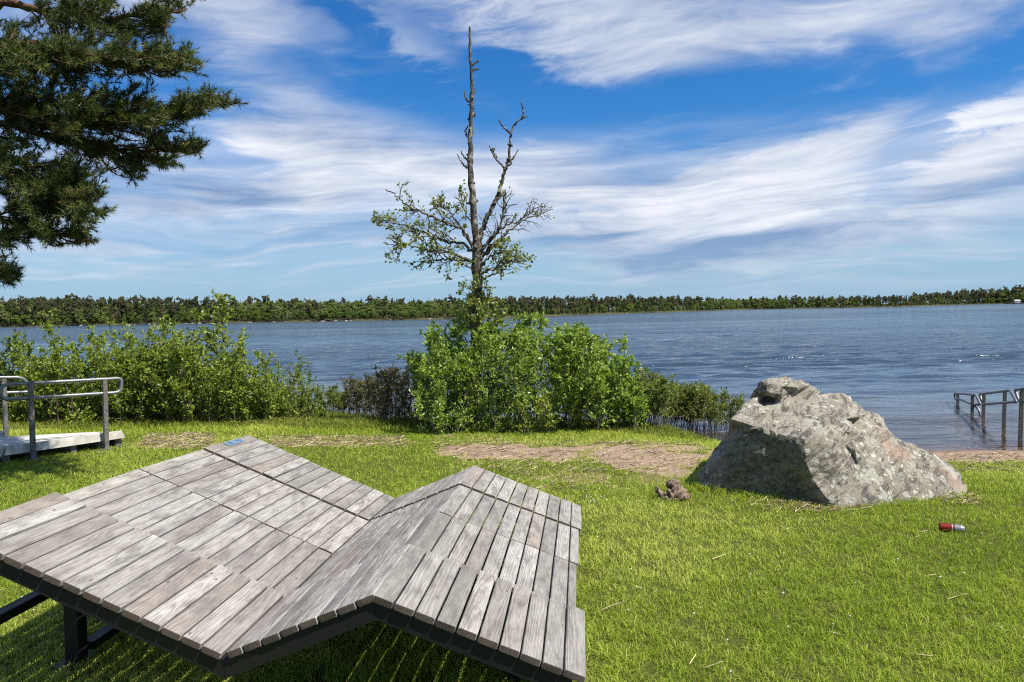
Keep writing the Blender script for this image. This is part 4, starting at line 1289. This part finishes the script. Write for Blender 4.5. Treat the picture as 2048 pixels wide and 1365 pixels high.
# shrubs standing in the water right of it
def myrtle(px0, px1, Y0, Y1, tops, n, label, mat, seed, lean, leaf=0.042, twigs=12, bare=0.36, group='bog myrtle shrubs in the shallows', nl=10):
    r = np.random.default_rng(seed)
    bs, hs = [], []
    for k in range(n):
        px = r.uniform(px0, px1); Y = r.uniform(Y0, Y1)
        b = basept(px, Y); b[2] = min(b[2], max(b[2], WATER - .05))
        top = at(px, np.interp(px, tops[0], tops[1]) + abs(r.normal()) * 9, Y)
        bs.append(b); hs.append(max(top[2] - b[2], .2))
    return shrub('myrtle_shrub', label, 'shrub', np.array(bs), hs, 0.10, mat, PALES, leaf=leaf, n_twig=twigs, n_leaf=nl, twig=0.17, spread=0.10, bare=bare, lean_dir=lean, group=group, seed=seed, stem_r=0.006, width=0.5)
myrtle(1262, 1330, 10.9, 12.2, ([1262, 1300, 1330], [742, 760, 772]), 60, 'olive green shrub in the shallows touching the right side of the big bush', MYRT, 21, (0.12, 0))
myrtle(1325, 1385, 11.7, 12.4, ([1325, 1355, 1385], [772, 768, 778]), 50, 'olive shrub in shallow water, second from the big bush towards the boulder', MYRT, 22, (0.15, 0))
myrtle(1370, 1428, 11.8, 12.5, ([1370, 1395, 1428], [778, 768, 786]), 42, 'pointed olive shrub in shallow water just before the last sparse one', MYRT, 23, (0.15, 0))
myrtle(1428, 1462, 11.9, 12.4, ([1428, 1445, 1475], [800, 796, 794]), 20, 'sparse low shrub with grey stems in water, nearest the boulder', MYRT, 24, (0.25, 0), twigs=5)
# left of it: brown ones
myrtle(755, 845, 12.0, 13.2, ([755, 790, 845], [748, 735, 752]), 62, 'dark brownish shrub at the left foot of the big bush', BROWNM, 25, (-0.05, 0), leaf=0.036, bare=0.15, group='brown shrubs on the waterline', twigs=13)
myrtle(700, 765, 13.2, 14.2, ([700, 730, 765], [766, 752, 760]), 44, 'brown twiggy shrub standing on the waterline, its stems in the lake', BROWNM, 26, (-0.05, 0), leaf=0.036, bare=0.25, group='brown shrubs on the waterline')
myrtle(650, 690, 13.8, 14.4, ([650, 670, 690], [782, 776, 790]), 22, 'small dull green shrub in the water between the thicket and the brown shrubs', MYRT, 27, (0, 0), bare=0.4)

# the thicket on the left
def thick(px0, px1, Y0, Y1, tops, n, label, seed, mat=LEFTL, leaf=0.056, tw=14, nl=11, bare=0.06, name='thicket_shrub', cat='shrub', spread=0.12, twig=0.30):
    r = np.random.default_rng(seed)
    bs, hs = [], []
    for k in range(int(n * 1.45)):
        px = r.uniform(px0, px1); Y = r.uniform(Y0, Y1); b = basept(px, Y)
        top = at(px, np.interp(px, tops[0], tops[1]) + (-34 if r.random() < .13 else abs(r.normal()) * 58 - 2), Y)
        bs.append(b); hs.append(max(top[2] - b[2], .2) * r.uniform(.8, 1))
    return shrub(name, label, cat, np.array(bs), hs, 0.08, mat, STEM, leaf=leaf, n_twig=tw, n_leaf=nl, twig=twig, spread=spread, bare=bare, group='shrubs of the left thicket' if cat == 'shrub' else None, seed=seed, stem_r=0.008)
thick(-140, 30, 11.6, 13.4, ([-140, 0, 30], [690, 694, 715]), 36, 'green shrub with shade put into its leaf colour, cut by the left picture edge behind the handrails', 31, mat=leaf_mat('shade_tinted_thicket_leaves', (0.02, 0.04, 0.008), (0.04, 0.07, 0.014), (0.08, 0.11, 0.03)))  # shade over this leftmost shrub is painted into its leaf colours
thick(15, 110, 11.5, 13.2, ([15, 60, 110], [700, 690, 706]), 30, 'tall loose green shrub above the left end of the handrail', 32)
thick(95, 190, 11.3, 12.9, ([95, 130, 190], [700, 684, 706]), 34, 'bushy green shrub above the middle of the handrail', 33)
thick(180, 285, 11.3, 12.9, ([180, 240, 285], [690, 672, 690]), 40, 'rounded green shrub right behind the right end of the handrail', 34)
thick(270, 370, 11.2, 12.9, ([270, 330, 370], [676, 655, 680]), 44, 'tall yellowish green shrub in the middle of the left thicket', 35)
thick(355, 470, 11.2, 12.9, ([355, 400, 470], [670, 650, 700]), 46, 'dense green shrub around the foot of the tall sapling', 36)
thick(455, 560, 11.3, 12.9, ([455, 510, 560], [715, 735, 760]), 40, 'low spreading shrub right of the tall sapling', 37)
thick(545, 645, 11.7, 13.6, ([545, 600, 645], [748, 762, 775]), 38, 'lowest shrub at the right end of the thicket by the water', 38, leaf=0.038)
def sapling(px, pyt, Y, label, seed, tw=20, nl=6, lf=0.042):
    r = np.random.default_rng(seed)
    b = basept(px, Y); top = at(px, pyt, Y)
    bs = np.array([b, b + [0.05, 0.02, 0]]); hs = [top[2] - b[2], (top[2] - b[2]) * 0.72]
    return shrub('sapling', label, 'sapling', bs, hs, 0.0, LEFTL, STEM, leaf=lf * 1.35, n_twig=int(tw * 1.7), n_leaf=nl + 2, twig=0.40, spread=0.05, bare=0.3, seed=seed, stem_r=0.012, twig_up=0.15)
sapling(452, 596, 12.3, 'tallest thin sapling rising over the thicket against the far wood', 41, 34, 8)
sapling(330, 634, 12.5, 'slender sapling sticking out of the thicket, left of the tallest one', 42, 16)
sapling(122, 622, 13.0, 'thin light green sapling high above the handrail', 43, 12, 5)
sapling(578, 716, 13.0, 'single thin shoot standing up near the right end of the thicket', 44, 8, 5)
sapling(245, 640, 12.9, 'bare-stemmed sapling between the two light green ones', 45, 12, 5)

# ------------------------------------------------------------------ the dead alder
def alder():
    Y = 11.4
    b = basept(950, Y)
    t = thing('dead_tree', 'tall half-dead alder with bare forked top and leafy low branches', 'tree', tuple(b))
    r = np.random.default_rng(17)
    def pp(lst, dy=0.0):
        n = len(lst)
        return np.array([at(x, y, Y + dy * (i / (n - 1))) for i, (x, y) in enumerate(lst)])
    mt = MB()
    trunk = [(948, 865), (951, 760), (954, 650), (955, 580), (953, 520), (953, 490), (948, 430), (944, 380), (940, 320), (942, 250), (944, 190), (943, 150), (940, 110), (939, 54)]
    wid = [30, 27, 25, 24, 25, 25, 19, 16, 15, 12, 10.5, 9, 6, 4.5]
    P = spline(pp(trunk), 90)
    ww = np.interp(np.linspace(0, 1, 90), np.linspace(0, 1, 14), wid) * Y / F / 2 * 0.82
    ww = ww * (1 + 0.10 * np.sin(np.arange(90) * 2.1) * r.random(90) + 0.22 * (r.random(90) < 0.22))
    P = P + r.normal(size=P.shape) * [0.006, 0.006, 0]
    tube(mt, P, ww, 9)
    # burrs and torn bark
    for k in range(46):
        i = r.integers(22, 84); d = unit(r.normal(size=3) * [1, 1, 0.35])
        tube(mt, [P[i], P[i] + d * ww[i] * 1.25, P[i] + d * (ww[i] * 1.45 + 0.02 * r.random())], [ww[i] * .55, ww[i] * .4, .004], 5)
    mt.build('trunk', ALDER, t, smooth=True)
    mb = MB(); ml = MB()
    LP, LD, LV = [], [], []
    def branch(lst, w0, w1, dy, leafy, twigs, tl=0.35, rough=0.012, dense=7):
        P = spline(pp(lst, dy), max(14, len(lst) * 6)); n = len(P)
        P[2:] += r.normal(size=P[2:].shape) * rough
        tube(mb, P, np.linspace(w0 * (1 if w0 > 9 else .72), w1 * .75, n) * Y / F / 2 * (1 + 0.12 * r.random(n)), 6)
        for q in range(twigs):
            s = 0.25 + 0.75 * r.random(); i = min(int(s * (n - 1)), n - 2)
            ax = unit(P[i + 1] - P[i])
            d = unit(ax * 0.8 + r.normal(size=3) * [0.5, 0.5, 0.5] + [0, 0, 0.22])
            L = tl * (0.4 + 0.9 * r.random()) * (1.15 - 0.6 * s)
            e = P[i] + d * L; md = (P[i] + e) / 2 + r.normal(size=3) * 0.03
            tube(mb, spline([P[i], md, e], 5), np.linspace(max(w1, 1.4), 0.8, 5) * Y / F / 2, 4, False)
            for z in range(2):
                d2 = unit(d + r.normal(size=3) * 0.6); p0 = md + (e - md) * r.random(); e2 = p0 + d2 * L * .5
                tube(mb, [p0, e2], [0.004, 0.002], 3, False)
                if r.random() < leafy:
                    k = r.integers(2, dense); LP.append(p0 + (e2 - p0) * r.random((k, 1)) + r.normal(size=(k, 3)) * .02); LD.append(d2 * .5 + rdir(k, r)); LV.append(r.random(k))
            if r.random() < leafy:
                k = r.integers(3, dense + 2); LP.append(p0 + (e - p0) * r.random((k, 1)) + r.normal(size=(k, 3)) * .025); LD.append(d * .5 + rdir(k, r)); LV.append(r.random(k))
    # forked leader
    branch([(954, 505), (966, 456), (982, 420), (997, 389), (1007, 350), (1018, 315), (1021, 272), (1027, 255), (1038, 240), (1055, 235)], 11.5, 3.5, 0.15, 0, 0, rough=.008)
    for l in ([(1044, 237), (1047, 225), (1043, 205)], [(1022, 268), (1007, 255), (997, 240)], [(1009, 337), (994, 320), (979, 293)], [(1018, 332), (1029, 311), (1038, 298)], [(934, 337), (923, 324), (914, 309)],
              [(936, 322), (926, 312), (922, 302)], [(940, 205), (932, 198), (927, 183)], [(944, 131), (950, 127), (958, 121)], [(945, 143), (952, 139), (958, 139)], [(950, 420), (951, 390), (950, 378)], [(936, 275), (930, 262), (936, 252)]):
        branch(l, 6, 2.5, 0.05, 0, 0, rough=.006)
    for k in range(34):   # knobs along the fork
        q = pp([(966, 456), (997, 389), (1018, 315)])[r.integers(0, 3)] if False else at(*( [(974, 438), (985, 412), (995, 392), (1003, 365), (1010, 340), (1016, 320), (1020, 290), (985, 300), (990, 312)][r.integers(0, 9)]), Y + .08)
        d = rdir(1, r)[0]; tube(mb, [q, q + d * 0.035, q + d * 0.05], [.03, .018, .004], 5)
    branch([(984, 410), (1000, 395), (1010, 382), (1009, 420), (1004, 440)], 6, 3, .1, 0, 4)
    # leafy side on the left
    branch([(953, 505), (927, 462), (893, 447), (850, 428), (824, 417), (798, 397), (772, 378)], 9, 2.5, -0.5, 0.55, 22, 0.35)
    branch([(953, 510), (923, 488), (893, 484), (850, 466), (806, 451), (770, 444)], 8, 2, 0.5, 0.95, 30, 0.42)
    branch([(951, 527), (910, 510), (863, 501), (828, 494), (785, 490)], 8, 2, -0.2, 0.95, 30, 0.38)
    branch([(950, 522), (893, 520), (850, 524), (822, 542)], 7, 2, 0.3, 0.7, 18, 0.3)
    branch([(936, 480), (914, 445), (893, 419), (876, 406)], 7, 2, 0.25, 0.9, 16, 0.3)
    branch([(945, 450), (930, 425), (925, 400), (920, 388)], 4, 1.5, -0.3, 0.85, 10, 0.25)
    branch([(893, 521), (895, 545), (894, 555)], 2, 1.2, 0, 0.2, 3, 0.1)
    branch([(952, 540), (925, 530), (912, 518), (905, 512)], 4, 1.5, -0.4, 0.6, 8, 0.25)
    # right side, mostly bare
    branch([(957, 520), (996, 480), (1035, 449), (1065, 432), (1104, 421)], 8, 1.6, 0.3, 0.06, 26, 0.30)
    branch([(958, 510), (996, 462), (1040, 440), (1087, 406)], 7, 1.6, -0.3, 0.04, 24, 0.28)
    branch([(960, 500), (985, 475), (1004, 440), (1010, 395)], 7, 2, -0.1, 0.08, 20, 0.3)
    branch([(960, 520), (988, 490), (1015, 478)], 10, 6, 0.1, 0.2, 6, 0.2)
    branch([(960, 550), (996, 535), (1022, 523), (1053, 531)], 6, 1.8, -0.2, 0.8, 18, 0.3)
    branch([(960, 562), (1000, 545), (1030, 522)], 6, 1.8, 0.3, 0.9, 18, 0.3)
    branch([(958, 530), (985, 512), (1010, 500)], 6, 1.8, -0.4, 0.9, 14, 0.28)
    # suckers round the trunk above the bush
    for k in range(17):
        x = 953 + r.normal() * 13; y0 = r.uniform(600, 690)
        branch([(x, y0), (x + r.normal() * 14, y0 - 25), (x + r.normal() * 26, y0 - r.uniform(35, 62))], 3, 1.2, r.normal() * .35, 0.95, 7, 0.2)
    mb.build('branches', ALDER, t, smooth=True)
    LP, LD, LV = np.concatenate(LP), np.concatenate(LD), np.concatenate(LV)
    leaves(ml, LP, LD, 0.052 * (0.6 + 0.7 * r.random(len(LP))), 0.72, var=LV, r=r)
    ml.build('foliage', TREEL, t)
alder()

# ------------------------------------------------------------------ the pine on the left
def pine():
    Y0 = 7.4
    tx = -6.2
    base = np.array([tx, Y0, float(gz(tx, Y0))])
    t = thing('pine_tree', 'big dark pine reaching in with needled boughs at the upper left', 'tree', tuple(base))
    r = np.random.default_rng(23)
    mt = MB()
    tp = spline([base - [0, 0, .1], base + [0.05, 0, 3], base + [0.15, 0.05, 6], base + [0.1, 0, 9], base + [0.2, 0, 11.5]], 24)
    tube(mt, tp, np.linspace(0.24, 0.05, 24) * (1 + .05 * r.random(24)), 12)
    mt.build('trunk', PINEB, t, smooth=True)
    mb, ml = MB(), MB()
    NP_, ND_ = [], []
    def limb(lst, w0, w1, ys):
        P = np.array([at(x, y, yy) for (x, y), yy in zip(lst, ys)])
        root = np.array([tx + .1, Y0, P[0, 2] - 0.35])
        P = np.vstack([root, P])
        Q = spline(P, 40); Q[1:] += r.normal(size=Q[1:].shape) * 0.012
        tube(mb, Q, np.linspace(w0, w1, 40), 7)
        return Q
    L1 = limb([(-60, 205), (30, 222), (90, 235), (180, 250), (250, 238), (330, 222), (400, 215), (452, 200)], 0.07, 0.006, [7.3, 7.2, 7.15, 7.1, 7.05, 7.0, 7.0, 7.0])
    L2 = limb([(-80, 300), (0, 335), (60, 372), (110, 395), (180, 385)], 0.06, 0.012, [7.2, 7.0, 6.9, 6.85, 6.8])
    L3 = limb([(-80, 40), (0, 10), (80, 20), (180, 40), (280, 30), (370, 20)], 0.06, 0.012, [7.5, 7.6, 7.6, 7.6, 7.7, 7.7])
    L4 = limb([(-60, 120), (40, 90), (130, 105), (220, 110), (320, 120), (395, 130)], 0.05, 0.01, [7.2, 6.9, 6.8, 6.8, 6.9, 7.0])
    L5 = limb([(-60, 250), (60, 262), (150, 285), (250, 300), (330, 300), (405, 292)], 0.05, 0.01, [7.5, 7.6, 7.7, 7.6, 7.5, 7.4])
    L6 = limb([(-80, 400), (-20, 430), (50, 455), (120, 470), (150, 478)], 0.05, 0.012, [7.3, 7.2, 7.2, 7.2, 7.2])
    L7 = limb([(-100, 500), (-30, 530), (25, 545)], 0.03, 0.008, [7.2, 7.1, 7.1])
    L8 = limb([(-80, -120), (60, -110), (200, -60), (320, -40)], 0.03, 0.008, [7.4, 7.3, 7.2, 7.1])
    LIMBS = np.concatenate([L[8:] for L in (L1, L2, L3, L4, L5, L6, L7, L8)])
    clumps = [  # px, py, rx, ry, depth, tufts
        (345, 18, 62, 34, 7.7, 60), (255, 45, 80, 48, 7.5, 95), (150, 60, 70, 40, 7.3, 70), (190, 15, 90, 30, 7.6, 75), (20, 110, 60, 26, 7.0, 55), (35, 125, 45, 36, 6.9, 55), (110, 118, 80, 34, 6.8, 100), (175, 95, 55, 40, 6.8, 65),
        (350, 115, 55, 46, 7.1, 85), (290, 120, 60, 44, 7.0, 85), (225, 130, 70, 46, 7.0, 95), (382, 132, 26, 24, 7.0, 34),
        (60, 175, 66, 40, 7.0, 80), (135, 180, 70, 36, 7.0, 80), (165, 205, 40, 26, 6.8, 45),
        (440, 203, 36, 18, 7.0, 48), (395, 218, 46, 24, 7.0, 60), (340, 212, 50, 28, 7.0, 58), (280, 215, 50, 26, 7.1, 52), (225, 240, 55, 30, 7.1, 62), (345, 245, 40, 22, 7.0, 42),
        (398, 293, 26, 15, 7.3, 26), (345, 302, 50, 26, 7.4, 58), (330, 335, 36, 18, 7.4, 28), (280, 330, 40, 28, 7.4, 44), (275, 360, 22, 12, 7.4, 16), (215, 300, 60, 32, 7.5, 66), (150, 285, 50, 34, 7.4, 58), (80, 265, 60, 30, 7.3, 58), (145, 250, 40, 26, 6.9, 40), (30, 265, 36, 26, 7.5, 30),
        (150, 355, 55, 40, 6.9, 80), (95, 370, 70, 40, 6.9, 95), (185, 400, 34, 46, 6.8, 68), (30, 350, 40, 40, 7.0, 48), (140, 415, 70, 34, 6.9, 85), (185, 440, 34, 26, 6.9, 40),
        (60, 420, 70, 36, 7.1, 80), (60, 465, 60, 26, 7.1, 62), (130, 468, 50, 24, 7.1, 52), (20, 490, 36, 18, 7.1, 28), (172, 478, 14, 18, 7.1, 14), (15, 545, 24, 20, 7.1, 30), (5, 525, 20, 18, 7.1, 18), (2, 562, 12, 10, 7.1, 8),
        (330, -50, 90, 40, 7.2, 60), (160, -80, 140, 50, 7.3, 80), (0, -60, 100, 60, 7.4, 60), (-60, 150, 60, 90, 7.3, 90), (-60, 330, 50, 90, 7.2, 80), (-70, 480, 50, 60, 7.2, 50),
    ]
    clumps += [(60, 40, 50, 30, 7.2, 36), (120, 20, 60, 26, 7.4, 50), (180, 160, 70, 36, 7.2, 60), (260, 175, 60, 26, 7.1, 44), (110, 230, 70, 34, 7.2, 60), (190, 265, 60, 30, 7.3, 50), (280, 265, 60, 26, 7.2, 44), (40, 310, 50, 30, 7.2, 44),
               (110, 325, 60, 30, 7.1, 54), (180, 345, 50, 30, 7.1, 44), (310, 60, 60, 30, 7.5, 44), (20, 210, 40, 40, 7.3, 40), (60, 400, 60, 30, 7.0, 44)]
    for cx, cy, rx, ry, dp, nt_ in clumps:
        nt_ = int(nt_ * 0.92)
        cpos = at(cx, cy, dp)
        i = np.argmin(np.linalg.norm(LIMBS - cpos, axis=1) + 0.6 * np.abs(LIMBS[:, 0] > cpos[0] + .1))
        root = LIMBS[max(i - 4, 0)]
        nb = max(4, nt_ // 5)
        for q in range(nb):
            a = r.random() * 6.283; rr_ = math.sqrt(r.random())
            tip = at(cx + rx * rr_ * math.cos(a), cy + ry * rr_ * math.sin(a), dp + r.normal() * 0.28)
            j = min(max(i - r.integers(0, 8), 0), len(LIMBS) - 1)
            st = LIMBS[j] if np.linalg.norm(LIMBS[j] - tip) < 1.0 else root
            if np.linalg.norm(st - tip) > 1.3: st = cpos + (st - cpos) * 0.3
            mid_ = st * 0.45 + tip * 0.55 + r.normal(size=3) * [0.05, 0.05, 0.03] - [0, 0, 0.03]
            Q = spline([st, mid_, tip], 9)
            tube(mb, Q, np.linspace(0.010, 0.0035, 9), 4, False)
            ax = unit(Q[-1] - Q[-4])
            for z in range(max(7, int(nt_ / nb * 2.0))):
                s = 0.35 + 0.65 * r.random(); k = min(int(s * 8), 7)
                p0 = Q[k] + (Q[k + 1] - Q[k]) * r.random()
                d = unit(ax * 0.9 + r.normal(size=3) * [0.75, 0.75, 0.55] + [0, 0, 0.35])
                Ls = r.uniform(0.05, 0.13)
                e = p0 + d * Ls
                NP_.append(np.concatenate([p0, e])); ND_.append(d)
    NP_, ND_ = np.array(NP_), np.array(ND_)
    n = len(NP_); K = 34
    p0, e = NP_[:, None, :3], NP_[:, None, 3:]
    u = r.random((n, K, 1))
    base_ = p0 + (e - p0) * u
    d = unit(ND_[:, None] * (0.55 + 0.5 * u) + unit(r.normal(size=(n, K, 3))) * 0.85)
    L = r.uniform(0.04, 0.075, (n, K, 1))
    sd = unit(np.cross(d, unit(r.normal(size=(n, K, 3))))) * 0.0034
    V = np.stack([base_ - sd, base_ + sd, base_ + d * L], 2).reshape(-1, 3)
    tv = np.clip(r.random((n, 1)) * 0.6 + 0.45 * u[..., 0] * r.random((n, 1)) + 0.1 * r.random((n, K)), 0, 1)
    ml.add(V, np.arange(n * K * 3).reshape(-1, 3), var=np.repeat(tv.ravel(), 3))
    mb.build('branches', PINEB, t, smooth=True)
    ml.build('needles', NEEDLE, t)
pine()

# ------------------------------------------------------------------ grass
def under_bench(x, y):
    s = x * DU[0] + y * DU[1]; v = x * DV[0] + y * DV[1]
    return (s > PS[0] + 0.1) & (s < PS[3] - 0.1) & (v > BV[0, 0] + 0.1) & (v < BV[3, 1] - .1)
def lawn():
    r = np.random.default_rng(99)
    d0, d1 = 2.0, 15.5
    N = 860000
    # distance-weighted scatter in a fan in front of the bench and a little to each side
    e = 0.55
    d = (d0 ** e + r.random(N) * (d1 ** e - d0 ** e)) ** (1 / e)
    x = (r.random(N) * 2 - 1) * (0.80 * d + 0.5)
    y = d
    S_ = shore(x)
    snd = sand_mask(x, y); thn = thin_mask(x, y)
    n1 = fbm(x * 1.1 + 7, y * 1.1 + 2, 4, 41)
    n2 = fbm(x * 5.0 + 1, y * 5.0 + 8, 3, 57)
    n3 = fbm(x * 17.0 + 2, y * 17.0 + 5, 2, 63)
    keep = (r.random(N) < np.clip(2.3 * (n3 - 0.08), 0.2, 1)) & (y < S_ + 0.35) & (r.random(N) > np.clip(snd * 1.12, 0, 0.985)) & (r.random(N) > thn * 0.62) & (r.random(N) < 0.75 + 0.5 * n2)
    # nothing grows inside the boulder
    keep &= ~((np.abs((x - 2.65) / 0.98) ** 2.5 + np.abs((y - 6.75) / 0.52) ** 2.5) < 1)
    x, y, d, n1, n2, n3, snd, thn, S_ = [q[keep] for q in (x, y, d, n1, n2, n3, snd, thn, S_)]
    n = len(x)
    z = gz(x, y)
    # taller along the shore, round the boulder's foot and under the lounger
    sd = S_ - y
    tall = np.clip(1.6 - np.abs(sd - 0.9) / 1.15, 0, 1) * np.clip((3.0 - x) * 1.2, 0, 1)
    rk = np.abs((x - 2.65) / 1.12) ** 2.5 + np.abs((y - 6.75) / 0.66) ** 2.5
    tall = np.maximum(tall, np.clip(1.35 - rk, 0, 1) * 0.55)
    tall = np.maximum(tall, np.clip((y - 10.3) * .8, 0, 1) * np.clip(-(x + 1.5) * 0.8, 0, 1) * 0.9)
    ub = under_bench(x, y)
    h = (0.018 + 0.033 * r.random(n) ** 1.6) * (0.6 + 0.8 * n1) * (0.55 + 0.9 * n3) + tall * (0.05 + 0.13 * r.random(n)) + ub * 0.03 * r.random(n)
    w = (0.0009 + 0.0009 * r.random(n)) * (0.75 + d * 0.17) * (1 + 0.4 * tall)
    a = r.random(n) * 6.283
    dirx, diry = np.cos(a), np.sin(a)
    b = r.random(n) * 6.283
    ln = h * (0.3 + 1.15 * r.random(n) ** 1.2) * (1 - 0.35 * tall)
    lx, ly = np.cos(b) * ln, np.sin(b) * ln
    Z0 = np.zeros(n)
    P = np.stack([x, y, z - 0.004], -1)
    S3 = np.stack([dirx * w, diry * w, Z0], -1)
    Lv = np.stack([lx, ly, Z0], -1)
    H = np.stack([Z0, Z0, h], -1)
    V = np.stack([P - S3, P + S3, P + Lv * 0.35 + H * 0.62 + S3 * 0.8, P + Lv * 0.35 + H * 0.62 - S3 * 0.8, P + Lv + H * (0.98 - 0.3 * (ln / h)[:, None] * 0.6)], 1).reshape(-1, 3)
    big = fbm(x * 0.55 + 11, y * 0.55 + 4, 3, 77)
    dry = (r.random(n) < 0.05 + 0.30 * thn + 0.25 * snd + 0.10 * (big > 0.58))
    var = np.clip(0.02 + 0.80 * (big - 0.25) + 0.22 * (n2 - 0.3) + 0.55 * r.random(n) - 0.08 + 0.42 * dry, 0, 1)
    var = np.where(tall > 0.45, var * 0.85, var)
    def put(mask, name, mat, label, cat):
        k = int(mask.sum())
        i = np.arange(k)[:, None] * 5
        mb = MB()
        Vm = V.reshape(n, 5, 3)[mask].reshape(-1, 3)
        mb.add(Vm, [i + np.array([[0, 1, 2, 3]]), i + np.array([[3, 2, 4]])], var=np.repeat(var[mask], 5))
        tag(mb.build(name, mat), label, cat, kind='stuff')
    tm = tall > 0.45
    put(~tm, 'lawn_grass', GRASS, 'short bright yellow-green lawn grass', 'grass')
    put(tm, 'shore_grass', TALLG, 'taller grass along the water edge and round the boulder', 'grass')
lawn()

# dry reed straw washed up in drifts, and twigs on the sand
m, nt = material('dry_straw'); v = nt.attr('var'); nt.out(nt.bsdf(nt.mix(v, (0.10, 0.065, 0.035), (0.52, 0.43, 0.27)), 0.85, spec=0.1)); STRAW = m
def straw():
    r = np.random.default_rng(123)
    mb = MB()
    zones = [((290, 430), (868, 900), 1000, 0.18), ((540, 810), (873, 896), 1100, 0.18), ((870, 1010), (872, 905), 260, 0.16), ((900, 1440), (885, 945), 800, 0.14), ((1000, 1260), (935, 985), 260, 0.10),
             ((1190, 1420), (886, 892), 110, 0.30), ((1700, 2048), (908, 945), 700, 0.13), ((1500, 1740), (1000, 1026), 160, 0.12), ((1880, 1960), (985, 1010), 90, 0.10), ((1180, 2040), (1010, 1365), 34, 0.12), ((0, 300), (880, 930), 60, .12)]
    for (x0, x1), (y0, y1), n, L in zones:
        for k in range(n):
            p = ground_at(r.uniform(x0, x1), r.uniform(y0, y1))
            a = r.normal() * 0.7 + (0 if r.random() < .7 else 1.2)
            l = L * r.uniform(0.25, 1.0); dx, dy = math.cos(a) * l / 2, math.sin(a) * l / 2
            q0 = [p[0] - dx, p[1] - dy, float(gz(p[0] - dx, p[1] - dy)) + r.uniform(.004, .02)]
            q1 = [p[0] + dx, p[1] + dy, float(gz(p[0] + dx, p[1] + dy)) + r.uniform(.004, .035)]
            w = r.uniform(.0016, .0042)
            tube(mb, [q0, q1], [w, w * .7], 3, False, var=np.full(6, np.clip(r.random() * (1.0 if r.random() < .75 else .1), 0, 1)))
    tag(mb.build('dry_straw', STRAW), 'dry reed straw and twigs washed up in drifts on the grass and sand', 'straw', kind='stuff')
straw()
# clover heads
m, nt = material('clover_white'); nt.out(nt.bsdf((0.50, 0.50, 0.40), 0.8)); CLOV = m
def clover():
    r = np.random.default_rng(8)
    mb = MB()
    octV = np.array([[1, 0, 0], [-1, 0, 0], [0, 1, 0], [0, -1, 0], [0, 0, 1], [0, 0, -1.0]])
    octF = np.array([[0, 2, 4], [2, 1, 4], [1, 3, 4], [3, 0, 4], [2, 0, 5], [1, 2, 5], [3, 1, 5], [0, 3, 5]])
    spots = [(r.uniform(1180, 2040), r.uniform(1020, 1360)) for _ in range(34)] + [(r.uniform(1165, 1215), r.uniform(995, 1012)) for _ in range(16)] + [(r.uniform(0, 120), r.uniform(1180, 1300)) for _ in range(16)]
    for px, py in spots:
        p = ground_at(px, py); s = r.uniform(.004, .008)
        h = r.uniform(.014, .032)
        mb.add(octV * s * (1 + .2 * r.normal(size=(6, 1))) + p + [0, 0, h], octF)
        tube(mb, [p, p + [0, 0, h]], [.001, .001], 3, False)
    tag(mb.build('clover_flowers', CLOV), 'tiny white clover heads dotted over the lawn', 'flowers', kind='stuff')
clover()
# thin reeds out in the lake on the right
def reeds():
    r = np.random.default_rng(77)
    mb = MB()
    for k in range(9):
        p = at(2034 + r.normal() * 8, 740, (CAMH - WATER) * F / (742 - horizon_y(2034)) + r.normal() * .4); p[2] = WATER - .3
        e = p + [r.normal() * .06, r.normal() * .06, r.uniform(.4, .62)]
        tube(mb, [p, e], [.006, .002], 3, False, var=np.full(6, r.random() * .4))
    tag(mb.build('lake_reeds', STRAW), 'few thin reeds rising from the water near the right edge', 'reeds', kind='stuff')
reeds()
